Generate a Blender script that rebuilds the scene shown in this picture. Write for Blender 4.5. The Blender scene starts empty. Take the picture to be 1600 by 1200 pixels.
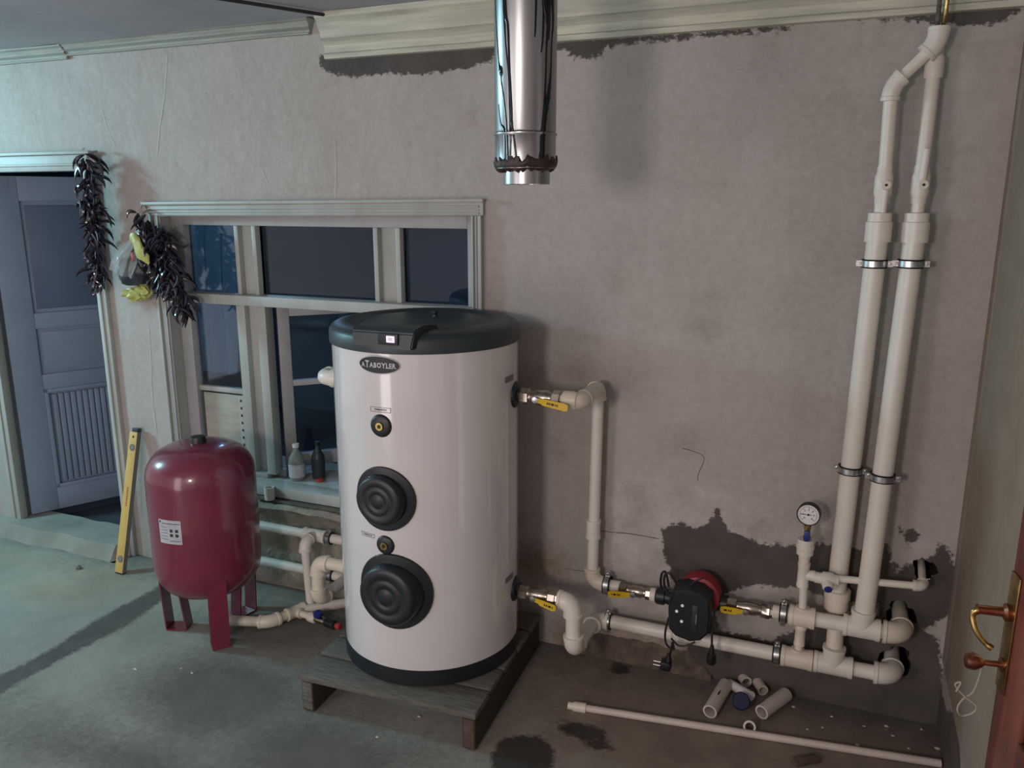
import bpy, bmesh, math, random
import numpy as np
from mathutils import Vector, Matrix, noise
PI=math.pi
random.seed(7)
C=bpy.context.scene.collection
SC=bpy.context.scene
# ---------------------------------------------------------------- camera
YAW,PITCH=math.radians(22.2),math.radians(12.85)
FOC=1260.0; CAM=Vector((0,-2.7118,1.7))
fw=Vector((-math.sin(YAW)*math.cos(PITCH),math.cos(YAW)*math.cos(PITCH),-math.sin(PITCH)))
rt=Vector((math.cos(YAW),math.sin(YAW),0)); up=rt.cross(fw)
cd=bpy.data.cameras.new('camera'); cam=bpy.data.objects.new('camera',cd); C.objects.link(cam)
cam.matrix_world=Matrix((( rt.x,up.x,-fw.x,CAM.x),(rt.y,up.y,-fw.y,CAM.y),(rt.z,up.z,-fw.z,CAM.z),(0,0,0,1)))
cd.sensor_width=36; cd.lens=36*FOC/1600; cd.clip_start=.02; cd.clip_end=100
SC.camera=cam
SC.view_settings.view_transform='Standard'; SC.view_settings.look='None'
SC.view_settings.gamma=1; SC.view_settings.use_curve_mapping=False
SC.view_settings.exposure=0.0
# ---------------------------------------------------------------- light
w=bpy.data.worlds.new('world'); SC.world=w; w.use_nodes=True
w.node_tree.nodes['Background'].inputs[0].default_value=(.66,.60,.62,1)
w.node_tree.nodes['Background'].inputs[1].default_value=.92
def area(name,loc,target,size,sizey,power,col):
    l=bpy.data.lights.new(name,'AREA'); l.shape='RECTANGLE'; l.size=size; l.size_y=sizey; l.energy=power; l.color=col
    o=bpy.data.objects.new(name,l); C.objects.link(o); o.location=loc
    o.rotation_euler=(Vector(target)-Vector(loc)).to_track_quat('-Z','Y').to_euler(); return o
area('cool_lamp',(-4.9,-1.15,2.10),(-2.0,-.5,.9),.35,.35,47,(.42,.86,1.0))
area('porch_doorway_light',(-2.45,-3.6,1.05),(-1.2,-.3,1.05),.75,1.9,20,(1.0,.88,.88))
area('fill_lamp',(-.9,-3.9,1.75),(-.5,0,.6),.35,.35,27,(1.0,.85,.77))
area('inner_room_fill',(-3.6,1.7,2.25),(-3.1,.2,.9),.3,.3,9.0,(.42,.68,1.0))  # unseen bluish fill, added to brighten the inner room and curtain
# ---------------------------------------------------------------- helpers
def ray(px,py): return fw+rt*((px-800)/FOC)-up*((py-600)/FOC)
def P(px,py,Y=0.0):            # point of the vertical plane y=Y
    d=ray(px,py); return CAM+d*((Y-CAM.y)/d.y)
def F(px,py,z=0.0):            # point of the level plane at height z
    d=ray(px,py); return CAM+d*((z-CAM.z)/d.z)
ORG={}
def setp(o,label=None,cat=None,group=None,kind=None):
    if label:o['label']=label
    if cat:o['category']=cat
    if group:o['group']=group
    if kind:o['kind']=kind
    return o
def thing(name,label,cat,loc,group=None,kind=None):
    o=bpy.data.objects.new(name,None); C.objects.link(o); o.location=loc; o.empty_display_size=.05
    ORG[o]=Vector(loc); return setp(o,label,cat,group,kind)
def mesh_of(name,bm,m,smooth=True,ang=40):
    me=bpy.data.meshes.new(name)
    bmesh.ops.recalc_face_normals(bm,faces=bm.faces[:])
    if smooth:
        for f in bm.faces:f.smooth=True
        for e in bm.edges:
            if len(e.link_faces)==2 and e.calc_face_angle(0)>math.radians(ang): e.smooth=False
    bm.to_mesh(me); bm.free()
    for mm in (m if isinstance(m,(list,tuple)) else [m]): me.materials.append(mm)
    return me
def obj(name,bm,m,parent=None,label=None,cat=None,group=None,kind=None,smooth=True,ang=40,origin=None):
    """links the shape as one mesh; coordinates are world coordinates"""
    if parent is not None: o0=ORG[parent]
    elif origin is not None: o0=Vector(origin)
    else:
        if bm.verts:
            xs=[v.co for v in bm.verts]; o0=Vector(((min(c.x for c in xs)+max(c.x for c in xs))/2,(min(c.y for c in xs)+max(c.y for c in xs))/2,min(c.z for c in xs)))
        else:o0=Vector((0,0,0))
    bmesh.ops.translate(bm,verts=bm.verts[:],vec=-o0)
    o=bpy.data.objects.new(name,mesh_of(name,bm,m,smooth,ang)); C.objects.link(o)
    ORG[o]=o0
    if parent is not None:o.parent=parent
    else:o.location=o0
    return setp(o,label,cat,group,kind)
def box(bm,c,s,M=None,bev=0):
    g=bmesh.ops.create_cube(bm,size=1); vs=g['verts']
    bmesh.ops.scale(bm,verts=vs,vec=s)
    if bev:
        es=list({e for v in vs for e in v.link_edges}); r=bmesh.ops.bevel(bm,geom=es,offset=bev,segments=2,affect='EDGES',profile=.5)
        vs=list({v for f in r['faces'] for v in f.verts}|{v for v in vs if v.is_valid})
    if M is not None: bmesh.ops.transform(bm,matrix=M,verts=vs)
    bmesh.ops.translate(bm,verts=vs,vec=Vector(c)); return vs
def bx(x0,x1,y0,y1,z0,z1,bev=0,bm=None):
    bm=bm or bmesh.new(); box(bm,((x0+x1)/2,(y0+y1)/2,(z0+z1)/2),(abs(x1-x0),abs(y1-y0),abs(z1-z0)),None,bev); return bm
def frame(d,ref=None):
    d=Vector(d).normalized()
    a=Vector(ref) if ref is not None else (Vector((0,0,1)) if abs(d.z)<.9 else Vector((1,0,0)))
    x=(a-d*a.dot(d)).normalized(); y=d.cross(x); return x,y,d
def lathe(prof,o,d,n=28,bm=None,ref=None,ends=True,arc=None):
    """prof: list of (t,r) along axis d from o"""
    bm=bm or bmesh.new(); x,y,d=frame(d,ref); o=Vector(o); rings=[]
    for t,r in prof:
        if r<1e-6: rings.append([bm.verts.new(o+d*t)])
        else: rings.append([bm.verts.new(o+d*t+x*(r*math.cos(2*PI*k/n))+y*(r*math.sin(2*PI*k/n))) for k in range(n)])
    for a,b in zip(rings,rings[1:]):
        for k in range(n):
            k2=(k+1)%n
            if len(a)==1 and len(b)==1: continue
            if len(a)==1: bm.faces.new((a[0],b[k],b[k2]))
            elif len(b)==1: bm.faces.new((a[k],a[k2],b[0]))
            else: bm.faces.new((a[k],a[k2],b[k2],b[k]))
    if ends:
        for rg in (rings[0],rings[-1]):
            if len(rg)>2: bm.faces.new(rg)
    return bm
def cyl(p0,p1,r,n=20,bm=None,r2=None):
    p0=Vector(p0);p1=Vector(p1);L=(p1-p0).length
    return lathe([(0,r),(L,r if r2 is None else r2)],p0,p1-p0,n,bm)
def sweep(pts,r,n=14,bm=None,radii=None,cap=True):
    bm=bm or bmesh.new(); pts=[Vector(p) for p in pts]; rings=[]; x=None
    for i,p in enumerate(pts):
        d=(pts[min(i+1,len(pts)-1)]-pts[max(i-1,0)]).normalized()
        if x is None: x,y,_=frame(d)
        else: x=(x-d*x.dot(d)).normalized()
        y=d.cross(x); rr=radii[i] if radii else r
        rings.append([bm.verts.new(p+x*(rr*math.cos(2*PI*k/n))+y*(rr*math.sin(2*PI*k/n))) for k in range(n)])
    for a,b in zip(rings,rings[1:]):
        for k in range(n): bm.faces.new((a[k],a[(k+1)%n],b[(k+1)%n],b[k]))
    if cap: bm.faces.new(rings[0]); bm.faces.new(rings[-1])
    return bm
def bend(a,c,b,R,n=8):
    a,c,b=Vector(a),Vector(c),Vector(b); u=(a-c).normalized(); v=(b-c).normalized()
    R=min(R,(a-c).length*.95,(b-c).length*.95); q0=c+u*R; q1=c+v*R; out=[]
    for i in range(n+1):
        t=i/n; out.append(q0*(1-t)**2+c*2*t*(1-t)+q1*t*t)
    return out
def smoothpath(pts,n=8):
    pts=[Vector(p) for p in pts]; out=[]
    for i in range(len(pts)-1):
        p0=pts[max(i-1,0)];p1=pts[i];p2=pts[i+1];p3=pts[min(i+2,len(pts)-1)]
        for k in range(n):
            t=k/n; out.append(.5*((2*p1)+(p2-p0)*t+(2*p0-5*p1+4*p2-p3)*t*t+(3*p1-p0-3*p2+p3)*t**3))
    out.append(pts[-1]); return out
def elbow_bm(c,da,db,r,L,R=None):
    """socket elbow: body with two raised collars"""
    c=Vector(c);da=Vector(da).normalized();db=Vector(db).normalized()
    a=c+da*L;b=c+db*L; pts=[a]+bend(a,c,b,R or L*.8)+[b]
    bm=sweep(pts,r,20)
    for e,d in((a,da),(b,db)): lathe([(-.012,r*1.0),(-.010,r*1.07),(0,r*1.07),(.001,r*.86)],e,d,20,bm)
    return bm
def tee_bm(c,d,db,r,L,Lb,rb=None):
    c=Vector(c);d=Vector(d).normalized();db=Vector(db).normalized(); rb=rb or r
    bm=lathe([(-L,r*.88),(-L,r*1.06),(-L+.012,r*1.06),(-L+.014,r),(L-.014,r),(L-.012,r*1.06),(L,r*1.06),(L,r*.88)],c,d,20)
    lathe([(0,rb),(Lb-.014,rb),(Lb-.012,rb*1.07),(Lb,rb*1.07),(Lb,rb*.86)],c,db,20,bm); return bm
def coupling_bm(c,d,r,L):
    return lathe([(-L,r*.88),(-L,r*1.07),(-L+.01,r*1.07),(-L+.012,r),(L-.012,r),(L-.01,r*1.07),(L,r*1.07),(L,r*.88)],c,d,20)
# ---------------------------------------------------------------- materials
def nd(nt,t,**k):
    n=nt.nodes.new(t)
    for a,b in k.items(): setattr(n,a,b)
    return n
def base_mat(name):
    m=bpy.data.materials.new(name); m.use_nodes=True; nt=m.node_tree; return m,nt,nt.nodes['Principled BSDF']
def noise_n(nt,scale,detail=4,rough=.55,dist=0,coord='Object',stretch=None):
    tc=nd(nt,'ShaderNodeTexCoord'); n=nd(nt,'ShaderNodeTexNoise'); n.inputs['Scale'].default_value=scale; n.inputs['Detail'].default_value=detail
    n.inputs['Roughness'].default_value=rough; n.inputs['Distortion'].default_value=dist
    if stretch:
        mp=nd(nt,'ShaderNodeMapping'); mp.inputs['Scale'].default_value=stretch; nt.links.new(tc.outputs[coord],mp.inputs[0]); nt.links.new(mp.outputs[0],n.inputs[0])
    else: nt.links.new(tc.outputs[coord],n.inputs[0])
    return n.outputs['Fac']
def mapr(nt,s,a,b,c=0,d=1):
    n=nd(nt,'ShaderNodeMapRange'); n.inputs[1].default_value=a;n.inputs[2].default_value=b;n.inputs[3].default_value=c;n.inputs[4].default_value=d
    nt.links.new(s,n.inputs[0]); return n.outputs[0]
def mixc(nt,f,a,b):
    n=nd(nt,'ShaderNodeMix',data_type='RGBA')
    if isinstance(f,(int,float)): n.inputs[0].default_value=f
    else: nt.links.new(f,n.inputs[0])
    for v,i in((a,6),(b,7)):
        if isinstance(v,tuple): n.inputs[i].default_value=(*v,1) if len(v)==3 else v
        else: nt.links.new(v,n.inputs[i])
    return n.outputs[2]
def mth(nt,op,a,b):
    n=nd(nt,'ShaderNodeMath',operation=op)
    for v,i in((a,0),(b,1)):
        if isinstance(v,(int,float)): n.inputs[i].default_value=v
        else: nt.links.new(v,n.inputs[i])
    return n.outputs[0]
def bump(nt,b,h,strength,dist=.01,prev=None):
    n=nd(nt,'ShaderNodeBump'); n.inputs['Strength'].default_value=strength; n.inputs['Distance'].default_value=dist
    nt.links.new(h,n.inputs['Height'])
    if prev is not None: nt.links.new(prev,n.inputs['Normal'])
    nt.links.new(n.outputs[0],b.inputs['Normal']); return n.outputs[0]
def mat(name,col,rough=.5,metal=0,col2=None,scale=8,lo=.35,hi=.65,bmp=0,bscale=60,coat=0,stretch=None,spec=None,bdist=.004):
    m,nt,b=base_mat(name)
    b.inputs['Roughness'].default_value=rough; b.inputs['Metallic'].default_value=metal
    if coat: b.inputs['Coat Weight'].default_value=coat; b.inputs['Coat Roughness'].default_value=.08
    if spec is not None:b.inputs['Specular IOR Level'].default_value=spec
    c2=col2 or tuple(c*.86 for c in col)
    f=mapr(nt,noise_n(nt,scale,5,.6,0,'Object',stretch),lo,hi)
    nt.links.new(mixc(nt,f,col,c2),b.inputs['Base Color'])
    if bmp: bump(nt,b,noise_n(nt,bscale,4,.6,0,'Object',stretch),bmp,bdist)
    return m
M={}
M['ppr']=mat('white_plastic_pipe',(.74,.70,.63),.38,col2=(.68,.64,.57),scale=6)
M['ppr2']=mat('cream_plastic_pipe',(.72,.66,.55),.4,col2=(.64,.58,.48),scale=6)
M['pvc']=mat('offcut_plastic',(.62,.55,.50),.45,col2=(.54,.47,.42),scale=12)
M['boiler']=mat('white_enamel',(.63,.61,.61),.16,coat=.8,col2=(.65,.63,.63))
M['lid']=mat('dark_lid_plastic',(.022,.034,.040),.42,col2=(.028,.042,.048),bmp=.15,bscale=300,bdist=.001)
M['blk']=mat('black_plastic',(.010,.013,.017),.42,col2=(.014,.018,.022),bmp=.15,bscale=300,bdist=.001)
M['rub']=mat('black_rubber',(.008,.009,.011),.5)
M['red']=mat('red_enamel',(.19,.024,.052),.28,coat=.5,col2=(.17,.022,.047))
M['redp']=mat('red_cast_iron',(.33,.03,.04),.45,bmp=.2)
M['redc']=mat('red_cap_plastic',(.45,.06,.05),.4)
M['nick']=mat('nickel_brass',(.55,.50,.45),.28,1,col2=(.40,.34,.28),scale=30)
M['zinc']=mat('zinc_steel',(.60,.62,.64),.3,1,col2=(.42,.44,.45),scale=40)
M['brass']=mat('worn_brass',(.50,.36,.13),.3,1,col2=(.28,.19,.08),scale=40)
M['copper']=mat('copper',(.45,.20,.11),.35,1,col2=(.26,.11,.07),scale=30)
M['yel']=mat('yellow_lever_coating',(.72,.48,.02),.4)
M['ylev']=mat('yellow_level_paint',(.66,.46,.13),.4,col2=(.56,.38,.11),scale=9)
M['dgry']=mat('dull_grey',(.20,.19,.16),.5)
M['blue']=mat('blue_plastic',(.02,.035,.22),.4)
M['dblue']=mat('dark_blue_plastic',(.010,.014,.06),.45)
M['ink']=mat('black_ink',(.012,.012,.015),.5)
M['sil']=mat('silver_print',(.55,.56,.60),.35,col2=(.5,.5,.55))
M['stk']=mat('paper_sticker',(.50,.52,.55),.5,col2=(.40,.42,.46),scale=60)
M['wht']=mat('white_face',(.78,.76,.74),.4)
M['wood']=mat('grey_pallet_wood',(.155,.150,.125),.8,col2=(.085,.080,.066),scale=14,stretch=(1,9,9),bmp=.5,bscale=40)
M['woodd']=mat('dark_pallet_wood',(.055,.045,.038),.85,col2=(.028,.024,.020),scale=14,stretch=(9,1,9),bmp=.5,bscale=40)
M['woodr']=mat('reddish_wood_end',(.13,.075,.055),.85,col2=(.06,.04,.03),scale=25,bmp=.4)
M['rotten']=mat('weathered_batten',(.16,.145,.115),.9,col2=(.06,.055,.05),scale=10,stretch=(1,8,8),bmp=.6,bscale=30)
M['paint']=mat('grey_white_wood_paint',(.44,.46,.43),.5,col2=(.36,.37,.35),scale=7,bmp=.2,bscale=30,stretch=(1,1,.3))
M['paintb']=mat('brownish_grey_wood_paint',(.30,.245,.185),.6,col2=(.25,.20,.15),scale=6,bmp=.2,bscale=30)
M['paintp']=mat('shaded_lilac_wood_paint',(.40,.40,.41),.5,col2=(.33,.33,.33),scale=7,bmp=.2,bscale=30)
M['paintd']=mat('hazed_blue_grey_door_paint',(.27,.35,.47),.5,col2=(.23,.31,.42),scale=5,bmp=.15,bscale=30)  # blue haze over the doorway is mixed into the door paint
M['doorpan']=mat('hazed_dark_blue_door_panel',(.12,.17,.27),.35,col2=(.11,.16,.24),scale=5)  # panel colour carries the same blue haze
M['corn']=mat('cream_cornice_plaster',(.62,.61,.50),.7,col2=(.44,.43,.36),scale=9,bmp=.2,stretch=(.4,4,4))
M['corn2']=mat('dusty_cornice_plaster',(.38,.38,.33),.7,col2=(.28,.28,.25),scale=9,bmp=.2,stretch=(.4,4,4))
M['ceil']=mat('ceiling_paint',(.44,.45,.48),.8,col2=(.35,.36,.39),scale=2.2,bmp=.15)
M['dark']=mat('dark_joint',(.03,.03,.035),.9)
M['hole_shade']=mat('dark_cavity',(.022,.020,.020),.95)  # near-black colour stands in for shade inside the wall holes
M['chil']=mat('dried_chilli',(.020,.012,.026),.22,col2=(.010,.009,.018),scale=30,coat=.3)
M['twine']=mat('pale_twine',(.34,.30,.26),.8)
M['cord']=mat('old_string',(.32,.28,.24),.85)
M['tar']=mat('black_tar',(.006,.007,.009),.18,spec=.4)
M['rust']=mat('sooty_rust',(.014,.011,.011),.5,col2=(.045,.022,.016),scale=30,bmp=.8,bscale=70)
M['flue']=mat('galvanised_flue',(.42,.42,.43),.33,1,col2=(.33,.34,.35),scale=5,stretch=(3,3,.4))
M['curt']=mat('pale_blue_curtain',(.30,.44,.50),.9,col2=(.24,.36,.42),scale=4)
_n=M['curt'].node_tree; _t=_n.nodes.new('ShaderNodeBsdfTranslucent'); _t.inputs[0].default_value=(.35,.5,.56,1); _m=_n.nodes.new('ShaderNodeMixShader'); _m.inputs[0].default_value=.6; _n.links.new(_n.nodes['Principled BSDF'].outputs[0],_m.inputs[1]); _n.links.new(_t.outputs[0],_m.inputs[2]); _n.links.new(_m.outputs[0],_n.nodes['Material Output'].inputs[0])
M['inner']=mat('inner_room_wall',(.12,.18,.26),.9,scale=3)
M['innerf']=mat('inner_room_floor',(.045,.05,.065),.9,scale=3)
M['board']=mat('pale_filler_board',(.42,.43,.37),.75,col2=(.33,.34,.29),scale=6,stretch=(1,1,5))
M['bagy']=mat('yellow_bag',(.46,.45,.12),.4,bmp=.5,bscale=25)
M['bagb']=mat('dark_bag_contents',(.035,.042,.060),.35,bmp=.4,bscale=20)
M['mud']=mat('brown_earth',(.16,.125,.095),.95,col2=(.075,.055,.042),scale=18,bmp=.6,bscale=50)
M['stone']=mat('grey_rubble',(.20,.20,.17),.95,bmp=.6)
def door_red():
    m,nt,b=base_mat('worn_red_brown_door'); b.inputs['Roughness'].default_value=.45
    f=mapr(nt,noise_n(nt,6,6,.7,.5,'Object',(3,3,.6)),.42,.60)
    g=mapr(nt,noise_n(nt,3,3,.5,0,'Object',(2,2,.5)),.45,.6)
    c=mixc(nt,f,(.14,.022,.016),(.055,.014,.014)); nt.links.new(mixc(nt,mth(nt,'MULTIPLY',g,.35),c,(.30,.13,.08)),b.inputs['Base Color'])
    bump(nt,b,noise_n(nt,20,4,.6,0,'Object',(2,2,.4)),.3,.003); return m
M['rdoor']=door_red()
def glass():
    m=bpy.data.materials.new('window_glass'); m.use_nodes=True; nt=m.node_tree; nt.nodes.clear()
    o=nd(nt,'ShaderNodeOutputMaterial'); g=nd(nt,'ShaderNodeBsdfGlossy'); g.inputs['Roughness'].default_value=.04; g.inputs[0].default_value=(.9,.95,1,1)
    t=nd(nt,'ShaderNodeBsdfTransparent'); t.inputs[0].default_value=(.72,.80,.86,1)
    fr=nd(nt,'ShaderNodeFresnel'); fr.inputs[0].default_value=1.38; mx=nd(nt,'ShaderNodeMixShader')
    nt.links.new(mth(nt,'MULTIPLY',fr.outputs[0],1.1),mx.inputs[0]); nt.links.new(t.outputs[0],mx.inputs[1]); nt.links.new(g.outputs[0],mx.inputs[2]); nt.links.new(mx.outputs[0],o.inputs[0]); return m
M['glass']=glass()
def clearp(name,col,a):
    m,nt,b=base_mat(name); b.inputs['Base Color'].default_value=(*col,1); b.inputs['Roughness'].default_value=.2; b.inputs['Alpha'].default_value=a
    bump(nt,b,noise_n(nt,25,4,.6),.5,.01); return m
M['film']=clearp('cloudy_plastic_film',(.55,.62,.62),.45)
M['bottle']=clearp('cloudy_bottle_plastic',(.30,.36,.33),.6)
def emis(name,col,s):
    m,nt,b=base_mat(name); b.inputs['Base Color'].default_value=(*col,1); b.inputs['Emission Color'].default_value=(*col,1); b.inputs['Emission Strength'].default_value=s; return m
M['lcd']=emis('lit_display',(.75,.62,.82),.75)
M['led']=emis('pale_indicator',(.6,.6,.62),.3)

def masked_mat(name,cols,kind):
    """plaster or concrete: base colour with stains whose shapes are stored as distance fields"""
    m,nt,b=base_mat(name); b.inputs['Roughness'].default_value=.85
    def att(a):
        n=nd(nt,'ShaderNodeAttribute'); n.attribute_name=a; return n.outputs['Fac']
    n1=noise_n(nt,34,6,.7); n2=noise_n(nt,5.5,4,.6); n3=noise_n(nt,95,3,.6,0,'Object',(.6,1,1.2))
    c=mixc(nt,mapr(nt,noise_n(nt,2.3,6,.62),.32,.7),cols['a'],cols['b'])
    c=mixc(nt,mapr(nt,noise_n(nt,9,5,.7),.56,.75,0,.4),c,cols['c'])
    def edge(a,amp,wid,lf=.5):
        s=mth(nt,'ADD',att(a),mth(nt,'MULTIPLY',mth(nt,'SUBTRACT',n1,.5),amp)); s=mth(nt,'ADD',s,mth(nt,'MULTIPLY',mth(nt,'SUBTRACT',n3,.5),amp*.5)); s=mth(nt,'ADD',s,mth(nt,'MULTIPLY',mth(nt,'SUBTRACT',n2,.5),amp*lf)); return mapr(nt,s,-wid,wid)
    for a,key,amp,wid,mx in cols['layers']:
        f=edge(a,amp,wid); c2=mixc(nt,mapr(nt,noise_n(nt,7,5,.65),.35,.65),cols[key],tuple(v*.68 for v in cols[key]))
        c=mixc(nt,mth(nt,'MULTIPLY',f,mx),c,c2)
    sp=mapr(nt,noise_n(nt,cols.get('spk',70),2,.5),.72,.76,0,.7)
    c=mixc(nt,mth(nt,'MULTIPLY',sp,mapr(nt,n2,.5,.6)),c,cols['speck'])
    nt.links.new(c,b.inputs['Base Color'])
    h=noise_n(nt,90,5,.7); h2=noise_n(nt,5.5,4,.5,.3,'Object',(1.3,1,.8) if kind=='wall' else None)
    p=bump(nt,b,h,.28,.004)
    rough=mth(nt,'MULTIPLY',h2,mth(nt,'ADD',att('lump'),.12)) if kind=='wall' else h2
    p=bump(nt,b,rough,.55 if kind=='wall' else .25,.022,p)
    p=bump(nt,b,edge(cols['layers'][-1][0],cols['layers'][-1][2],cols['layers'][-1][3]),-.35,.004,p)
    return m
M['wall']=masked_mat('aged_whitewashed_plaster',dict(a=(.475,.44,.415),b=(.425,.392,.367),c=(.38,.34,.31),fresh=(.58,.53,.51),dirt=(.20,.15,.11),ochre=(.27,.17,.10),bare=(.36,.34,.27),cem=(.100,.088,.080),speck=(.20,.16,.13),
   layers=[('fresh','fresh',.06,.012,.8),('dirt','dirt',.16,.10,.75),('ochre','ochre',.12,.05,.7),('bare','bare',.05,.02,1),('cem','cem',.060,.004,1)]),'wall')
M['floor']=masked_mat('worn_concrete',dict(a=(.34,.345,.30),b=(.225,.23,.20),c=(.40,.405,.355),brown=(.235,.182,.140),dirt=(.115,.110,.095),sand=(.40,.35,.22),cem=(.115,.112,.098),wet=(.028,.024,.021),speck=(.34,.33,.29),
   layers=[('brown','brown',.5,.22,.92),('sand','sand',.10,.07,.6),('dirt','dirt',.25,.10,.8),('cem','cem',.06,.012,1),('wet','wet',.045,.008,.9)]),'floor')
# ---------------------------------------------------------------- distance fields
def sdf(poly,X,Y):     # positive inside
    poly=np.array(poly,float); n=len(poly); d=np.full(X.shape,1e9); ins=np.zeros(X.shape,bool)
    for i in range(n):
        a=poly[i];b=poly[(i+1)%n]; e=b-a; wx=X-a[0];wy=Y-a[1]
        t=np.clip((wx*e[0]+wy*e[1])/max(e@e,1e-12),0,1); d=np.minimum(d,np.hypot(wx-t*e[0],wy-t*e[1]))
        c=((a[1]<=Y)&(b[1]>Y))|((b[1]<=Y)&(a[1]>Y))
        with np.errstate(divide='ignore',invalid='ignore'): xi=a[0]+(Y-a[1])/(b[1]-a[1] if b[1]!=a[1] else 1e-9)*e[0]
        ins^=c&(X<xi)
    return np.where(ins,d,-d)
def wp(pts): return [(P(x,y).x,P(x,y).z) for x,y in pts]
def fp(pts): return [(F(x,y).x,F(x,y).y) for x,y in pts]
def ell(c,rx,ry,X,Y): return (1-np.hypot((X-c[0])/rx,(Y-c[1])/ry))*min(rx,ry)
def grid_mesh(name,us,vs,fn,m,skip,attrs,snap=None,parent=None):
    us=sorted(set(np.round(us,4)));vs=sorted(set(np.round(vs,4))); nu,nv=len(us),len(vs)
    U,V=np.meshgrid(us,vs,indexing='ij'); U=U.astype(float);V=V.astype(float)
    keep=np.ones((nu-1,nv-1),bool); cu=(U[:-1,:-1]+U[1:,1:])/2; cv=(V[:-1,:-1]+V[1:,1:])/2
    for s in skip: keep&=~s(cu,cv)
    if snap:
        for (hx,hz,hr,seed) in snap:
            rr=np.hypot(cu-hx,cv-hz); keep&=~(rr<hr)
    used=np.zeros((nu,nv),int)
    used[:-1,:-1]+=keep;used[1:,:-1]+=keep;used[:-1,1:]+=keep;used[1:,1:]+=keep
    if snap:
        for (hx,hz,hr,seed) in snap:
            rr=np.hypot(U-hx,V-hz); bd=(used>0)&(used<4)&(rr<hr*1.6); a=np.arctan2(V-hz,U-hx)
            tr=hr*(1+.16*np.sin(3*a+seed)+.09*np.sin(7*a+2*seed)+.05*np.sin(11*a)); U=np.where(bd,hx+tr*np.cos(a),U);V=np.where(bd,hz+tr*np.sin(a),V)
    idx=-np.ones((nu,nv),int); sel=used>0; idx[sel]=np.arange(sel.sum())
    co=[fn(u,v) for u,v in zip(U[sel],V[sel])]
    I=np.argwhere(keep); faces=[(int(idx[i,j]),int(idx[i+1,j]),int(idx[i+1,j+1]),int(idx[i,j+1])) for i,j in I]
    me=bpy.data.meshes.new(name); me.from_pydata(co,[],faces); me.materials.append(m)
    for a,f in attrs.items():
        at=me.attributes.new(a,'FLOAT','POINT'); at.data.foreach_set('value',np.asarray(f(U[sel],V[sel]),dtype=np.float32))
    for p in me.polygons:p.use_smooth=True
    me.update(); o=bpy.data.objects.new(name,me); C.objects.link(o); o['kind']='structure'; ORG[o]=Vector((0,0,0)); return o
# ---------------------------------------------------------------- wall_back
CEIL=2.36; XR=.412; XL=-5.6
DX0,DX1,DZ1=-3.90,-3.135,1.83          # door opening
WX0,WX1,WZ0,WZ1=-2.735,-1.262,.485,1.645   # window opening
cemP=[wp([(498,84),(640,76),(772,70),(772,96),(740,106),(700,110),(640,117),(600,114),(560,121),(515,116),(498,100)]),
 wp([(765,72),(875,64),(1000,55),(1230,36),(1262,40),(1180,52),(1060,61),(1000,66),(945,74),(938,90),(892,92),(886,76),(800,84),(765,86)]),
 wp([(1250,36),(1400,18),(1470,12),(1600,2),(1600,18),(1560,36),(1500,40),(1440,34),(1400,30),(1330,32)]),
 wp([(1032,826),(1060,816),(1090,824),(1108,816),(1113,806),(1116,795),(1124,797),(1127,810),(1136,826),(1165,838),(1190,850),(1250,852),(1300,850),(1345,860),(1385,852),(1400,895),(1425,878),(1455,868),(1468,846),(1485,862),(1500,900),(1492,935),(1470,960),(1440,965),(1330,950),(1290,935),(1255,918),(1200,915),(1150,920),(1122,935),(1118,985),(1060,930),(1048,900),(1036,860)]),
 wp([(1085,950),(1118,985),(1160,990),(1200,1000),(1262,975),(1285,930),(1400,950),(1440,940),(1500,935),(1475,965),(1445,985),(1470,1003),(1480,1160),(1300,1125),(1130,1085),(1060,1065),(1075,1010)]),
 wp([(1412,832),(1425,826),(1440,834),(1432,848),(1415,846)]),wp([(1403,820),(1410,823),(1408,830)]),wp([(1418,850),(1424,852),(1421,862)]),
 wp([(1380,905),(1400,880),(1395,925)])]
lightP=[wp([(950,752),(985,742),(1030,742),(1062,760),(1100,756),(1130,768),(1200,790),(1300,796),(1310,860),(1200,930),(1040,960),(980,960),(948,900)]),wp([(1400,858),(1455,838),(1475,850),(1450,880),(1400,895)])]
notch=wp([(1122,935),(1160,916),(1200,912),(1262,928),(1300,930),(1375,945),(1372,966),(1290,962),(1262,975),(1232,985),(1205,1004),(1180,990),(1140,980),(1124,958)])
def a_cem(X,Z):
    s=np.max([sdf(p,X,Z) for p in cemP],axis=0); s=np.minimum(s,-sdf(notch,X,Z)+.004)
    s=np.maximum(s,ell((-3.15,1.91),.05,.012,X,Z)-.008); return s
def a_fresh(X,Z): return np.max([sdf(p,X,Z) for p in lightP],axis=0)
def E_(px,py,rx,rz):
    p=P(px,py); return lambda X,Z: ell((p.x,p.z),rx,rz,X,Z)
dl=[E_(842,590,.035,.016),E_(872,705,.02,.02),E_(1110,465,.012,.006),E_(965,440,.02,.03),E_(1100,510,.03,.02),E_(738,178,.008,.008),E_(1070,690,.05,.03),E_(820,600,.10,.05),E_(905,585,.06,.04)]
def a_dirt(X,Z):
    s=np.max([f(X,Z) for f in dl],axis=0)-.025
    s=np.maximum(s,np.minimum(.06-np.abs(X-.04)*.25,.03)-.02*(Z>2.0)-.055)
    s=np.maximum(s,.02-Z*.6-.07*(X<-.9)); s=np.maximum(s,-.07-.0*X); return np.minimum(s,.12)
def a_ochre(X,Z):
    p=P(838,880);q=P(905,1000); return np.maximum(ell((p.x,p.z),.10,.07,X,Z),np.minimum(.095-Z,.30-np.abs(X+.62)))
def a_bare(X,Z): return np.minimum(np.minimum(.44-Z,X+2.46),-X-1.12)*.6
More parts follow.
